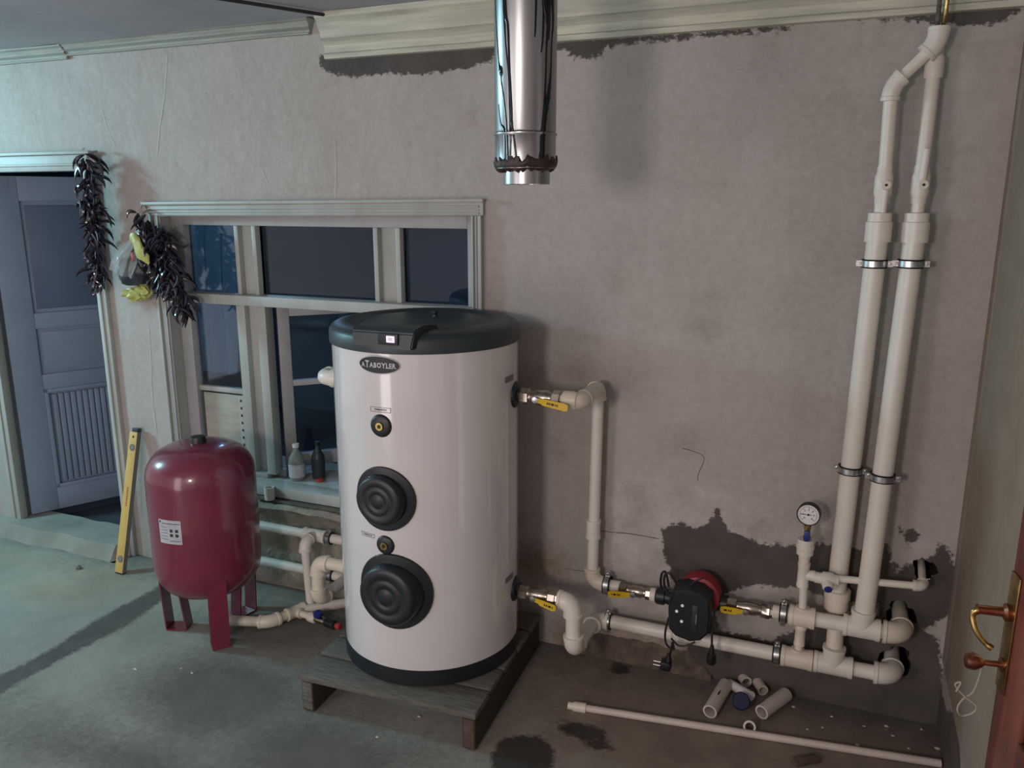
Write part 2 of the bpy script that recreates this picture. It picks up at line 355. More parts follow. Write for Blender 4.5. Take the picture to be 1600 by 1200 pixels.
def a_lump(X,Z): return np.clip((-1.1-X)/.8,0,1)*.75+.1
holes=[(.322,.545,.036,1.),(.268,.378,.044,2.2),(.270,.208,.050,4.)]
us=list(np.arange(XL,-.6,.025))+list(np.arange(-.6,XR,.0125))+[XR,DX0,DX1,WX0,WX1]; vs=list(np.arange(0,CEIL,.02))+[CEIL,DZ1,WZ0,WZ1]
wall_back=grid_mesh('wall_back',us,vs,lambda x,z:(x,0,z),M['wall'],
  [lambda X,Z:(X>DX0)&(X<DX1)&(Z<DZ1),lambda X,Z:(X>WX0)&(X<WX1)&(Z>WZ0)&(Z<WZ1)],
  dict(cem=a_cem,fresh=a_fresh,dirt=a_dirt,ochre=a_ochre,bare=a_bare,lump=a_lump),snap=holes)
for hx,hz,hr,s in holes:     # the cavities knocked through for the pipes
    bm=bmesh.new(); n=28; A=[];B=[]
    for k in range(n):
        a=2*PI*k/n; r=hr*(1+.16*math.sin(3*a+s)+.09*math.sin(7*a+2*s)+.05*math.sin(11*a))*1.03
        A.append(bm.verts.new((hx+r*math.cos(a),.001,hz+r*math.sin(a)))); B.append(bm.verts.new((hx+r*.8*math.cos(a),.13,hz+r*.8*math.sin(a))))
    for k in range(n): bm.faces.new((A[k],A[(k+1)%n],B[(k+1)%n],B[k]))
    bm.faces.new(B); obj('wall_cavity',bm,M['hole_shade'],wall_back)
# reveals of the two openings (wall thickness)
bm=bmesh.new(); 
def quad(bm,*p): bm.faces.new([bm.verts.new(q) for q in p])
T=.12
quad(bm,(DX1,0,0),(DX1,T,0),(DX1,T,DZ1),(DX1,0,DZ1)); quad(bm,(DX0,0,0),(DX0,T,0),(DX0,T,DZ1),(DX0,0,DZ1)); quad(bm,(DX0,0,DZ1),(DX1,0,DZ1),(DX1,T,DZ1),(DX0,T,DZ1))
quad(bm,(WX0,0,WZ0),(WX0,T,WZ0),(WX0,T,WZ1),(WX0,0,WZ1)); quad(bm,(WX1,0,WZ0),(WX1,T,WZ0),(WX1,T,WZ1),(WX1,0,WZ1)); quad(bm,(WX0,0,WZ1),(WX1,0,WZ1),(WX1,T,WZ1),(WX0,T,WZ1)); quad(bm,(WX0,0,WZ0),(WX1,0,WZ0),(WX1,T,WZ0),(WX0,T,WZ0))
obj('opening_reveal',bm,M['paint'],wall_back)
# ---------------------------------------------------------------- floor
def f_brown(X,Y): return np.clip((X+.95)*.75+.1*(Y+.6),-.5,.6)
def f_cem(X,Y):
    s=.062+.015*np.sin(9*Y)-np.abs(X+2.72+.05*np.sin(2.5*Y)); return s
def f_dirt(X,Y): return np.maximum.reduce([ell((-1.9,-.75),.35,.25,X,Y),ell((-1.95,-1.15),.5,.12,X,Y),ell((-1.4,-.9),.35,.2,X,Y),ell((-2.0,-.3),.35,.25,X,Y)-.05,(.10+Y)*.9])
def f_sand(X,Y):
    p=F(80,920); q=F(1150,1150); return np.maximum(ell((p.x,p.y),.25,.12,X,Y),ell((-3.3,-.25),.5,.1,X,Y))
def f_wet(X,Y): return np.maximum.reduce([ell((-.646,-.071),.045,.035,X,Y),ell((-.665,-.47),.085,.040,X,Y),ell((-.60,-.52),.05,.025,X,Y),ell((-.80,-.66),.10,.11,X,Y),ell((-.74,-.80),.10,.08,X,Y)])
us=list(np.arange(XL,XR+.06,.04))+[XR+.06]; vs=list(np.arange(-5,0,.04))+[0.0]
floor=grid_mesh('floor',us,vs,lambda x,y:(x,y,0),M['floor'],[],dict(brown=f_brown,cem=f_cem,dirt=f_dirt,sand=f_sand,wet=f_wet))
# ---------------------------------------------------------------- ceiling, side wall, cornices
obj('ceiling',bx(XL,XR+.1,-5,.0,CEIL,CEIL+.05),M['ceil'],kind='structure',smooth=False)
a=Vector((-1.85,-.10,CEIL)); 
def C_(px,py): return F(px,py,CEIL)
q=C_(390,-2); d=(q-Vector((-1.80,-.10,CEIL))).normalized()
pp=[Vector((-1.80,-.08,0)),Vector((-1.80,-.08,0))+Vector((d.x,d.y,0))*3.5]
bm=bmesh.new(); Z0=CEIL-.012
l=[(XL,-.0),(pp[0].x,pp[0].y),(pp[1].x,pp[1].y),(XL,-4.6)]; lo=[bm.verts.new((x,y,Z0)) for x,y in l]; hi=[bm.verts.new((x,y,CEIL)) for x,y in l]
bm.faces.new(lo)
for k in range(4): bm.faces.new((lo[k],lo[(k+1)%4],hi[(k+1)%4],hi[k]))
obj('ceiling_panel',bm,M['ceil'],kind='structure',smooth=False)
obj('trim_1',sweep([pp[0]+Vector((0,0,Z0)),pp[1]+Vector((0,0,Z0))],.006,6),M['dark'],kind='structure')
def moulding(name,x0,x1,prof,m,seed=0,step=.04,skew=0):
    bm=bmesh.new(); n=max(2,int((x1-x0)/step)); rg=[]
    for i in range(n+1):
        x=x0+(x1-x0)*i/n; ring=[]
        for (y,z) in prof:
            j=noise.noise(Vector((x*3,z*10,seed)))*.0025
            ring.append(bm.verts.new((x+(skew*(2.4-z) if i in(0,n) else 0),y+j,z+j)))
        rg.append(ring)
    for a,b in zip(rg,rg[1:]):
        for k in range(len(prof)-1): bm.faces.new((a[k],a[k+1],b[k+1],b[k]))
    bm.faces.new(rg[0]); bm.faces.new(rg[-1])
    return obj(name,bm,m,kind='structure',ang=25)
pl=lambda top,h,dep:[(-.001,top-h),(-dep*.35,top-h),(-dep*.42,top-h+.10*h),(-dep*.30,top-h+.14*h),(-dep*.34,top-h+.30*h),(-dep*.62,top-h+.42*h),(-dep*.55,top-h+.46*h),(-dep*.62,top-h+.60*h),(-dep*.85,top-h+.78*h),(-dep*.80,top-h+.82*h),(-dep,top-h+.88*h),(-dep,top),(-.001,top)]
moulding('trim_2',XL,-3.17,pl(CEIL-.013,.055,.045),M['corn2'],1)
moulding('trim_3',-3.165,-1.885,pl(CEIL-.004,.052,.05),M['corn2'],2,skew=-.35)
moulding('trim_4',-1.845,XR-.002,pl(CEIL-.001,.150,.085),M['corn'],3)
# right wall with its own door opening
RW=dict(a=1)
rcem=[]
def r_cem(Y,Z):
    s=np.maximum(.20+.05*np.sin(14*Y)-Z-np.where(Y>-.06,.04,0),ell((-.145,.60),.035,.055,Y,Z)); return np.maximum(s,np.minimum(.0-np.abs(Z-2.345)+.02,.3))
zero=lambda X,Z:np.full(X.shape,-.3)
wall_right=grid_mesh('wall_right',list(np.arange(-5,0,.04))+[0,-1.05,-2.02],list(np.arange(0,CEIL,.04))+[CEIL,1.98],lambda y,z:(XR,y,z),M['wall'],
  [lambda Y,Z:(Y>-2.02)&(Y<-1.05)&(Z<1.98)],dict(cem=r_cem,fresh=zero,dirt=lambda Y,Z:.06-Z*.2,ochre=zero,bare=zero,lump=lambda Y,Z:np.full(Y.shape,.2)))
obj('trim_5',bx(XR-.008,XR-.001,-.105,-.001,.24,CEIL-.16,.003),M['paintb'],kind='structure')       # corner board
obj('trim_6',bx(XR-.013,XR-.001,-1.04,-.116,.26,2.08,.003),M['paintb'],kind='structure')    # casing board of the side doorway
# ---------------------------------------------------------------- inner room behind the openings
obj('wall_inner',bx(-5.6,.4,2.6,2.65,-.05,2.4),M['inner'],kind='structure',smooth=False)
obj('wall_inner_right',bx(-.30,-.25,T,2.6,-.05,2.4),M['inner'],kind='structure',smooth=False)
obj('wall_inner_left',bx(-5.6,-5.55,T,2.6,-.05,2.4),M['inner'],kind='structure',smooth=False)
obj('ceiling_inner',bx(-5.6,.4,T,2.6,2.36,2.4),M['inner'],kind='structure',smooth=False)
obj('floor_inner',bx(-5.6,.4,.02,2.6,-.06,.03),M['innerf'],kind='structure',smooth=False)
# ---------------------------------------------------------------- door_1 (left doorway and its open leaf)
d1=thing('door_1',None,None,(DX0,0,0),kind='structure')
cp=lambda bm,*a:box(bm,*a)
# casing profiles
bm=bx(DX1-.012,DX1+.045,-.022,.02,.0,DZ1,.004); bx(DX1+.006,DX1+.02,-.030,-.02,0,DZ1,.003,bm); obj('casing',bm,M['paint'],d1)
bm=bx(DX0-.10,DX0+.03,-.022,.02,.0,DZ1,.004); bx(DX0-.02,DX0-.0,-.030,-.02,0,DZ1,.003,bm); obj('casing',bm,M['paint'],d1)
bm=bx(DX0-.12,DX1+.050,-.026,.02,DZ1-.004,DZ1+.066,.004); bx(DX0-.13,DX1+.056,-.040,-.02,DZ1+.066,DZ1+.080,.003,bm); bx(DX0-.12,DX1+.05,-.034,-.02,DZ1+.018,DZ1+.028,.003,bm); obj('head_casing',bm,M['paint'],d1)
# threshold: lumpy rendered step
bm=bmesh.new(); g=bmesh.ops.create_grid(bm,x_segments=30,y_segments=6,size=.5)
x0,x1=DX0-.12,DX1+.012
for v in bm.verts:
    u=v.co.x+.5; t=v.co.y+.5
    x=x0+(x1-x0)*u; y=-.10+.22*t+.02*noise.noise(Vector((x*5,0,3)))*(1-t); z=.072+.008*noise.noise(Vector((x*7,y*7,1)))
    if t<.01: z=.0;y-=.012
    elif t<.2: y-=.006; z=.066
    if u>.985: z=0
    v.co=(x,y,max(z,0))
obj('threshold_step',bm,mat('rendered_step',(.30,.31,.27),.85,col2=(.22,.23,.20),scale=5,bmp=.3),d1)
# the leaf, swung into the inner room
hx=Vector((-3.885,.05,.075)); ang=math.radians(62); U=Vector((math.cos(ang),math.sin(ang),0)); N=Vector((math.sin(ang),-math.cos(ang),0)); LW,LH=.66,1.74
def lf(bm,u0,u1,z0,z1,n0,n1,bev=.003):
    vs=box(bm,(0,0,0),(u1-u0,n1-n0,z1-z0),None,bev)
    Mx=Matrix(((U.x,-N.x,0,0),(U.y,-N.y,0,0),(0,0,1,0),(0,0,0,1)))
    bmesh.ops.transform(bm,matrix=Mx,verts=vs); bmesh.ops.translate(bm,verts=vs,vec=hx+U*((u0+u1)/2)+N*((n0+n1)/2)+Vector((0,0,(z0+z1)/2))); return bm
bm=lf(bmesh.new(),0,LW,0,LH,-.02,.0)
leaf=obj('door_leaf',bm,M['paintd'],d1)
ST=.13
fr=bmesh.new()
for a,b,c,d_ in [(0,ST,0,LH),(LW-ST,LW,0,LH),(ST,LW-ST,0,.12),(ST,LW-ST,.66,.74),(ST,LW-ST,.98,1.06),(ST,LW-ST,1.62,LH)]: lf(fr,a,b,c,d_,.0,.018)
obj('rail_frame',fr,M['paintd'],leaf)
obj('upper_panel',lf(bmesh.new(),ST+.02,LW-ST-.02,1.08,1.60,.0,.005),M['doorpan'],leaf)
obj('middle_panel',lf(bmesh.new(),ST+.02,LW-ST-.02,.76,.96,.0,.006),M['paintd'],leaf)
k=0; x=ST+.035
while x<LW-ST-.04:
    obj('bead_slat',lf(bmesh.new(),x,x+.024,.15,.63,.0,.012,.004),M['paintd'],leaf); x+=.029
obj('panel_moulding',lf(lf(lf(lf(bmesh.new(),ST,ST+.02,.12,.66,0,.022),LW-ST-.02,LW-ST,.12,.66,0,.022),ST,LW-ST,.12,.14,0,.022),ST,LW-ST,.64,.66,0,.022),M['paintd'],leaf)
# ---------------------------------------------------------------- window_1
w1=thing('window_1',None,None,(WX0,0,WZ0),kind='structure')
# outer casing: three stepped mouldings, mitred head
def casing_v(x0,x1,z0,z1):
    bm=bx(x0,x1,-.012,.0,z0,z1,.002); s=1 if x0>-2 else -1; a,b=(x0,x1) if s>0 else (x1,x0)
    bx(min(a+s*.004,a+s*.012),max(a+s*.004,a+s*.012),-.022,-.01,z0,z1,.002,bm); bx(min(a+s*.018,a+s*.024),max(a+s*.018,a+s*.024),-.018,-.01,z0,z1,.002,bm); bx(min(b,b-s*.012),max(b,b-s*.012),-.026,-.01,z0,z1,.002,bm); return bm
obj('casing',casing_v(WX1,WX1+.045,WZ0,WZ1),M['paint'],w1); obj('casing',casing_v(WX0-.05,WX0,WZ0,WZ1),M['paint'],w1)
bm=bx(WX0-.07,WX1+.05,-.016,0,WZ1,WZ1+.058,.002)
for z,dp in((WZ1+.004,.022),(WZ1+.016,.020),(WZ1+.028,.024)): bx(WX0-.06,WX1+.035,-dp,-.01,z,z+.007,.002,bm)
bx(WX0-.08,WX1+.056,-.034,-.01,WZ1+.048,WZ1+.060,.002,bm)
for v in bm.verts: v.co.z-=.013*(WX1-v.co.x)/1.47
obj('head_casing',bm,M['paint'],w1)
Y0=.05;Y1=.10      # frame depth
ZR0,ZR1=1.262,1.305   # transom rail
FT=1.595
fr=bx(WX0+.062,WX1-.045,Y0,Y1,FT-.0,WZ1,.003); bx(WX0,WX0+.062,Y0,Y1,WZ0,WZ1,.003,fr); bx(WX1-.045,WX1,Y0,Y1,WZ0,WZ1,.003,fr); obj('frame',fr,M['paintp'],w1)
obj('transom_rail',bx(WX0,WX1,Y0-.035,Y1,ZR0,ZR1+.0,.004),M['paint'],w1)
obj('sill_rail',bx(WX0,-2.30,Y0-.01,Y1,WZ0,WZ0+.022,.004),M['paint'],w1)
# mullions: hollow box of two thin ribs and a recessed core
def mull(x0,x1,z0,z1,rib=.02):
    bm=bx(x0,x0+rib,Y0,Y1,z0,z1,.002); bx(x1-rib,x1,Y0,Y1,z0,z1,.002,bm); bx(x0,x1,Y0+.03,Y1,z0,z1,.0,bm); return bm
obj('mullion',mull(-2.397,-2.285,ZR1,FT),M['paint'],w1); obj('mullion',mull(-1.715,-1.595,ZR1,FT),M['paint'],w1)
obj('mullion',mull(-2.415,-2.262,WZ0+.02,ZR0,.045),M['paint'],w1); obj('mullion',mull(-1.69,-1.585,WZ0+.02,ZR0,.03),M['paint'],w1)
def pane(x0,x1,z0,z1,par=w1,y=None):
    y=y or .085; obj('pane',bx(x0,x1,y,y+.004,z0,z1),M['glass'],par,smooth=False)
pane(-2.675,-2.397,ZR1,FT);pane(-2.285,-1.715,ZR1,FT);pane(-1.595,WX1-.045,ZR1,FT);pane(-2.675,-2.415,.875,ZR0);pane(-1.585,WX1-.045,WZ0+.02,ZR0)
obj('muntin',bx(-2.675,-2.415,.068,.1,.855,.878,.003),M['paint'],w1)
obj('filler_board',bx(-2.655,-2.452,.070,.082,WZ0+.02,.848,.002),M['board'],w1)
st=obj('perforated_strip',bx(-2.450,-2.420,.060,.085,WZ0+.02,.850,.002),M['paint'],w1)
for k in range(9):
    z=.55+k*.034; obj('rivet_hole',bx(-2.440,-2.432,.0585,.061,z,z+.011),M['ink'],st)
# sash hinged at the left mullion and pushed into the inner room
sa=math.radians(45); SU=Vector((math.cos(sa),math.sin(sa),0)); SN=Vector((math.sin(sa),-math.cos(sa),0)); so=Vector((-2.262,.125,WZ0+.035))
def sf(bm,u0,u1,z0,z1,n0=-.018,n1=.018,bev=.003):
    vs=box(bm,(0,0,0),(u1-u0,n1-n0,z1-z0),None,bev)
    bmesh.ops.transform(bm,matrix=Matrix(((SU.x,-SN.x,0,0),(SU.y,-SN.y,0,0),(0,0,1,0),(0,0,0,1))),verts=vs); bmesh.ops.translate(bm,verts=vs,vec=so+SU*((u0+u1)/2)+SN*((n0+n1)/2)+Vector((0,0,(z0+z1)/2))); return bm
SW,SH=.50,ZR0-WZ0-.04
bm=bmesh.new()
for a in [(0,.05,0,SH),(SW-.05,SW,0,SH),(.05,SW-.05,0,.06),(.05,SW-.05,SH-.05,SH),(.05,SW-.05,.375,.40)]: sf(bm,*a)
sash=obj('open_sash',bm,M['paintp'],w1)
obj('pane',sf(bmesh.new(),.05,SW-.05,.06,.375,-.002,.002,0),M['glass'],sash,smooth=False); obj('pane',sf(bmesh.new(),.05,SW-.05,.40,SH-.05,-.002,.002,0),M['glass'],sash,smooth=False)
# inner sill (behind), outer sill and rotten batten
obj('inner_sill',bx(-2.70,-1.27,.04,.34,.44,.4865,.003),M['paint'],w1)
sill=bx(-2.50,-1.20,-.035,.05,.438,.487,.005); obj('outer_sill',sill,M['paint'],w1)
bm=bmesh.new(); g=bmesh.ops.create_grid(bm,x_segments=60,y_segments=8,size=.5)
for v in bm.verts:
    u=v.co.x+.5;t=v.co.y+.5; x=-2.46+1.34*u
    s=[(0,.425),(-.06,.418),(-.072,.40),(-.055,.385),(-.03,.36),(-.022,.30),(-.018,.15),(-.012,.08),(-.0,.0)][min(8,int(round(t*8)))]
    v.co=(x,s[0]+.010*noise.noise(Vector((x*9,s[1]*9,0))),s[1]+.012*noise.noise(Vector((x*6,s[1]*14,4))))
o=obj('rubble_ledge',bm,mat('exposed_masonry',(.36,.35,.28),.95,col2=(.22,.21,.17),scale=9,bmp=.9,bscale=38,bdist=.012),wall_back)
obj('weathered_batten',bx(-2.30,-1.25,-.055,-.01,.424,.434,.003),M['rotten'],wall_back)
# curtain
bm=bmesh.new(); g=bmesh.ops.create_grid(bm,x_segments=60,y_segments=20,size=.5)
for v in bm.verts:
    u=v.co.x+.5;t=v.co.y+.5; x=-3.15+.60*u*(1-.10*(1-t)); v.co=(x,.24+.022*math.sin(u*38+1.3*math.sin(t*3)),.90+.84*t)
obj('curtain',bm,M['curt'],label='pale blue folded curtain hanging inside behind the left window panes',cat='curtain')
bm=bmesh.new()
bx(-3.3,-2.2,.235,.245,1.745,1.76,0,bm); obj('curtain_rail',bm,M['paintp'],label='thin rail carrying the curtain inside the window',cat='curtain rail')
# bottles on the inner sill
def bottle(name,label,p,h,r,m,capm,lab=None,group=None):
    t=thing(name,label,'bottle',p)
    obj('body',lathe([(0,r*.7),(.004,r*.95),(h*.5,r),(h*.62,r*.92),(h*.75,r*.55),(h*.84,r*.32),(h*.93,r*.32)],p,(0,0,1),20),m,t)
    obj('cap',lathe([(h*.90,r*.40),(h,r*.40),(h,0)],p,(0,0,1),16,ends=False),capm,t)
    if lab: obj('paper_label',lathe([(h*.10,r*1.02),(h*.46,r*1.03)],p,(0,0,1),20,ends=False),lab,t)
zb=.487
bottle('plastic_bottle','cloudy plastic bottle with white cap and pale label inside the window',(P(465,745,.085).x,.085,zb),.165,.036,M['bottle'],M['wht'],M['stk'])
bottle('dark_bottle','dark bottle beside the white-capped bottle inside the window',(P(491,745,.13).x+.022,.135,zb),.17,.030,M['lid'],M['ink'])
obj('jar_lid',lathe([(0,.018),(.012,.018),(.014,0)],(P(504,750,.12).x,.10,zb),(0,0,1),16,ends=False),M['redc'],label='small red lid lying on the inner window sill by the boiler',cat='lid')
obj('wooden_block',bx(-2.345,-2.235,.085,.125,zb,zb+.036,.004),M['paintp'],label='pale painted wood block on the inner window sill left of the bottles',cat='block')
# ---------------------------------------------------------------- chillies
def pepper_mesh(i):
    bm=bmesh.new(); L=.055+.012*i; pts=[];rad=[]
    for k in range(7):
        t=k/6; pts.append((.017*math.sin(t*2.6)*(1 if i%2 else -1)+.008*t*t,.004*math.sin(t*4),-L*t)); rad.append([.0025,.0062,.0070,.0062,.0050,.0030,.0008][k])
    sweep(pts,0,6,bm,rad); return mesh_of('pepper',bm,M['chil'])
PM=[pepper_mesh(i) for i in range(4)]
def chilli(name,label,top,L,lean,n,wid,seed):
    rnd=random.Random(seed); t=thing(name,label,'chilli string',top,'strings of dried chillies')
    pts=[Vector(top)+Vector((lean*k/6,0,-L*.95*k/6)) for k in range(7)]
    obj('thread',sweep(smoothpath([Vector(top)+Vector((0,.05,.02))]+pts,4),.004,6),M['twine'],t)
    for k in range(n):
        f=(k+.5)/n; a=rnd.uniform(0,2*PI); r=wid*(.45+.55*math.sin(PI*min(1,f*1.1+.08)))*rnd.uniform(.15,1)
        o=bpy.data.objects.new('pepper',PM[k%4]); C.objects.link(o); o.parent=t
        yy=r*math.sin(a)*.6-.008
        yy=min(yy,.02)
        o.location=(lean*f+r*math.cos(a)*.75,yy,-L*.90*f+.01)
        o.rotation_euler=(rnd.uniform(-.5,.5),-math.cos(a)*rnd.uniform(-.2,1.2)+rnd.uniform(-.35,.35),rnd.uniform(-1.2,1.2))
        o.scale=(1.25,1.25,rnd.uniform(.8,1.15))
chilli('chilli_string','long dark string of dried chillies hanging at the right door casing',tuple(P(137,243,-.085)),.60,-.015,170,.062,3)
chilli('chilli_string','dark string of dried chillies hanging from the upper left window corner',tuple(P(222,335,-.07)),.0+.34,.075,95,.05,5)
t2=[o for o in bpy.data.objects if o.name=='chilli_string.001'][0]
# second strand of the same bundle, further right
rnd=random.Random(11); b0=P(246,350,-.08)-ORG[t2]
for k in range(110):
    f=(k+.5)/110; a=rnd.uniform(0,2*PI); r=.055*rnd.uniform(.15,1); o=bpy.data.objects.new('pepper',PM[k%4]); C.objects.link(o); o.parent=t2
    o.location=(b0.x+.10*f+r*math.cos(a)*.75,b0.y+min(.02,r*math.sin(a)*.6),b0.z-.36*f); o.rotation_euler=(rnd.uniform(-.5,.5),-math.cos(a)*rnd.uniform(-.2,1.2)+rnd.uniform(-.35,.35),rnd.uniform(-1.2,1.2)); o.scale=(1.25,1.25,rnd.uniform(.8,1.15))
obj('thread',sweep([ORG[t2]+Vector((0,.04,.0)),P(224,318,-.02),P(220,326,-.03)],.003,6),M['twine'],t2)
# carrier bag beside it
bt=P(218,372,-.06); bag=thing('plastic_bag','small knotted carrier bag with yellow ends hanging left of the window chillies','bag',bt)
def blob(c,s,seed,amp=.18,sub=3,bm=None):
    bm=bm or bmesh.new(); g=bmesh.ops.create_icosphere(bm,subdivisions=sub,radius=1)
    for v in g['verts']:
        n=1+amp*noise.noise(v.co*2.2+Vector((seed,0,0)))+amp*.4*noise.noise(v.co*6+Vector((seed,3,0))); v.co=Vector((c[0]+v.co.x*s[0]*n,c[1]+v.co.y*s[1]*n,c[2]+v.co.z*s[2]*n))
    return bm
c1=P(208,424,-.075); obj('bag_body',blob(c1,(.074,.052,.062),1,.30),M['bagb'],bag)
bm=lathe([(0,.012),(.03,.02),(.08,.045),(.12,.066),(.16,.074),(.19,.070)],P(217,362,-.06),P(204,424,-.075)-P(217,362,-.06),48,ends=False)
_a=P(217,362,-.06);_d=(P(204,424,-.075)-_a).normalized()
for v in bm.verts:
    q=v.co-_a; ax_=_d*q.dot(_d); ra=q-ax_; an=math.atan2(ra.x,ra.y); v.co=_a+ax_+ra*(1+.13*math.sin(9*an+2*math.sin(3*an))+.06*math.sin(17*an))
for v in bm.verts: v.co+=Vector((.010,.006,.0))*noise.noise(v.co*45)*1.4; v.co.y=min(v.co.y,-.012)
obj('bag_neck',bm,M['film'],bag)
a=P(208,365,-.11);b=P(232,412,-.12)
bm=sweep(smoothpath([a,a.lerp(b,.35)+Vector((-.01,-.01,0)),a.lerp(b,.7)+Vector((-.006,-.012,0)),b],5),0,8,None,[.008+.020*math.sin(PI*min(1,.12+k/17)) for k in range(16)])
for v in bm.verts: v.co.y=-.11+(v.co.y+.11)*.35; v.co+=Vector((1,.4,.6))*noise.noise(v.co*38)*.010
obj('yellow_handle',bm,M['bagy'],bag)
bm=blob(P(211,460,-.06),(.065,.022,.030),8,.5); blob(P(224,455,-.06),(.045,.020,.034),9,.5,3,bm); obj('yellow_knot',bm,M['bagy'],bag)
bm=bmesh.new(); blob(P(207,402,-.125),(.008,.003,.020),8,.4,2,bm); obj('red_print',bm,M['redc'],bag)
# ---------------------------------------------------------------- spirit level
f0=Vector((-3.005,-.185,.0)); f1=Vector((-2.985,-.028,.66)); ax=(f1-f0); LL=ax.length; ax.normalize()
wx=Vector((1,0,0)); wx=(wx-ax*wx.dot(ax)).normalized(); wy=ax.cross(wx)   # wy points away from camera
Mx=Matrix(((wx.x,wy.x,ax.x,0),(wx.y,wy.y,ax.y,0),(wx.z,wy.z,ax.z,0),(0,0,0,1)))
lv=thing('spirit_level','yellow spirit level leaning on the wall between door and red tank','spirit level',f0)
def lb(u0,u1,v0,v1,t0,t1,bev=.001,bm=None):
    bm=bm or bmesh.new(); vs=box(bm,((0,0,0)),(u1-u0,v1-v0,t1-t0),None,bev)
    bmesh.ops.transform(bm,matrix=Matrix.Translation(f0)@Mx@Matrix.Translation(((u0+u1)/2,(v0+v1)/2,(t0+t1)/2)),verts=vs); return bm
sg=-1 if wy.y>0 else 1
obj('bar',lb(-.026,.021,-.011,.011,.005,LL-.012,.001),M['ylev'],lv)
obj('shaded_edge_face',lb(.0205,.0225,-.011,.011,.005,LL-.012,.0),M['dgry'],lv)  # side face coloured dark grey for the shade on the yellow bar
obj('end_cap',lb(-.012,.022,-.012,.012,LL-.012,LL+.006),M['lid'],lv); obj('end_cap',lb(-.022,.022,-.012,.012,0,.006),M['lid'],lv)
def lp(u,t,v=.0112): return f0+wx*u+ax*t+wy*(v*sg)
nrm=wy*sg
obj('hang_hole',lathe([(0,.0055),(.0006,.0055)],lp(0,LL-.035),nrm,14),M['ink'],lv)
for t in (.07,LL-.085):
    v_=obj('vial',lathe([(0,.0165),(.001,.0165),(.001,.012),(.002,.011)],lp(0,t),nrm,20),M['dgry'],lv); obj('vial_tube',lathe([(.001,.008),(.003,.007)],lp(.004,t),nrm,14),M['bottle'],v_)
bm=bmesh.new()
for k in range(9): lb(-.004,.003,-.0122 if sg<0 else .0112,-.0112 if sg<0 else .0122,.32+k*.010,.326+k*.010,0,bm)
obj('orange_print',bm,M['redc'],lv)
# ---------------------------------------------------------------- red expansion tank
TC=Vector((-2.25,-.405,0)); TR=.203
tank=thing('expansion_tank','red three-legged expansion tank standing left of the white boiler','tank',TC)
prof=[(.175,.0)]
zb0,zb1,zt0,zt1=.175,.325,.655,.79
for k in range(1,11):
    a=PI/2*k/10; prof.append((zb1-(zb1-zb0)*math.cos(a)**.9,TR*math.sin(a)**.62))
prof+=[(.48,TR),(.49,TR*1.006),(.50,TR)]
for k in range(0,11):
    a=PI/2*k/10; prof.append((zt0+(zt1-zt0)*math.sin(a)**.95,max(TR*math.cos(a)**.62,0)))
obj('shell',lathe(prof,TC,(0,0,1),64,ends=False),M['red'],tank)
obj('valve_cap',lathe([(.775,.030),(.80,.030),(.812,.026),(.815,0)],TC,(0,0,1),20,ends=False),M['blk'],tank)
for adeg in (-40,200,80):
    a=math.radians(adeg); rd=Vector((math.cos(a),math.sin(a),0)); tg=Vector((-math.sin(a),math.cos(a),0))
    path=[(TR-.004,.34),(TR-.006,.20),(TR-.016,.004),(TR-.024,.002),(TR-.095,.002),(TR-.10,.006),(TR-.075,.235)]
    bm=bmesh.new(); hw=.034; th=.005; rg=[]
    for i,(r,z) in enumerate(path):
        p=TC+rd*r+Vector((0,0,z)); q0=path[max(0,i-1)];q1=path[min(len(path)-1,i+1)]
        dd=Vector((q1[0]-q0[0],q1[1]-q0[1])).normalized(); nn=rd*(-dd.y)+Vector((0,0,dd.x))
        w_=hw if i<5 else hw*.9
        rg.append([bm.verts.new(p+tg*sx*w_+nn*th*(k_)) for sx,k_ in((-1,0),(1,0),(1,-1),(-1,-1))])
    for A,B in zip(rg,rg[1:]):
        for k in range(4): bm.faces.new((A[k],A[(k+1)%4],B[(k+1)%4],B[k]))
    bm.faces.new(rg[0]);bm.faces.new(rg[-1]); obj('leg',bm,M['red'],tank,ang=20)
def wrap(bm,c,r,th0):     # (u,depth,v) -> on a vertical cylinder
    for v in bm.verts:
        a=th0+v.co.x/r; rr=r+v.co.y; v.co=Vector((c.x+rr*math.cos(a),c.y+rr*math.sin(a),v.co.z))
    return bm
def wgrid(u0,u1,v0,v1,dep,n=8,bm=None):
    bm=bm or bmesh.new(); A=[]
    for i in range(n+1):
        u=u0+(u1-u0)*i/n; A.append([bm.verts.new((u,dep,v0)),bm.verts.new((u,dep,v1))])
    for a,b in zip(A,A[1:]): bm.faces.new((a[0],b[0],b[1],a[1]))
    return bm
camdir=math.atan2(CAM.y-TC.y,CAM.x-TC.x)
ths=camdir-math.asin(.62)
zs=P(253,817,-.55).z
stk=obj('rating_sticker',wrap(wgrid(-.048,.048,zs-.047,zs+.047,.0012),TC,TR,ths),M['stk'],tank)
bm=bmesh.new()
for i,(u,v) in enumerate([(.008,.006),(.030,.006),(.008,-.012),(.030,-.012)]): wgrid(u-.006,u+.006,zs+v-.006,zs+v+.006,.0018,2,bm)
wgrid(-.044,-.037,zs+.034,zs+.042,.0018,2,bm); wgrid(-.030,.044,zs+.032,zs+.0345,.0018,6,bm)
for k in range(5): wgrid(-.042,-.008,zs+.018-.012*k,zs+.0192-.012*k,.0018,4,bm)
wgrid(.0,.044,zs-.035,zs-.033,.0018,4,bm)
obj('printed_marks',wrap(bm,TC,TR,ths),M['lid'],stk)
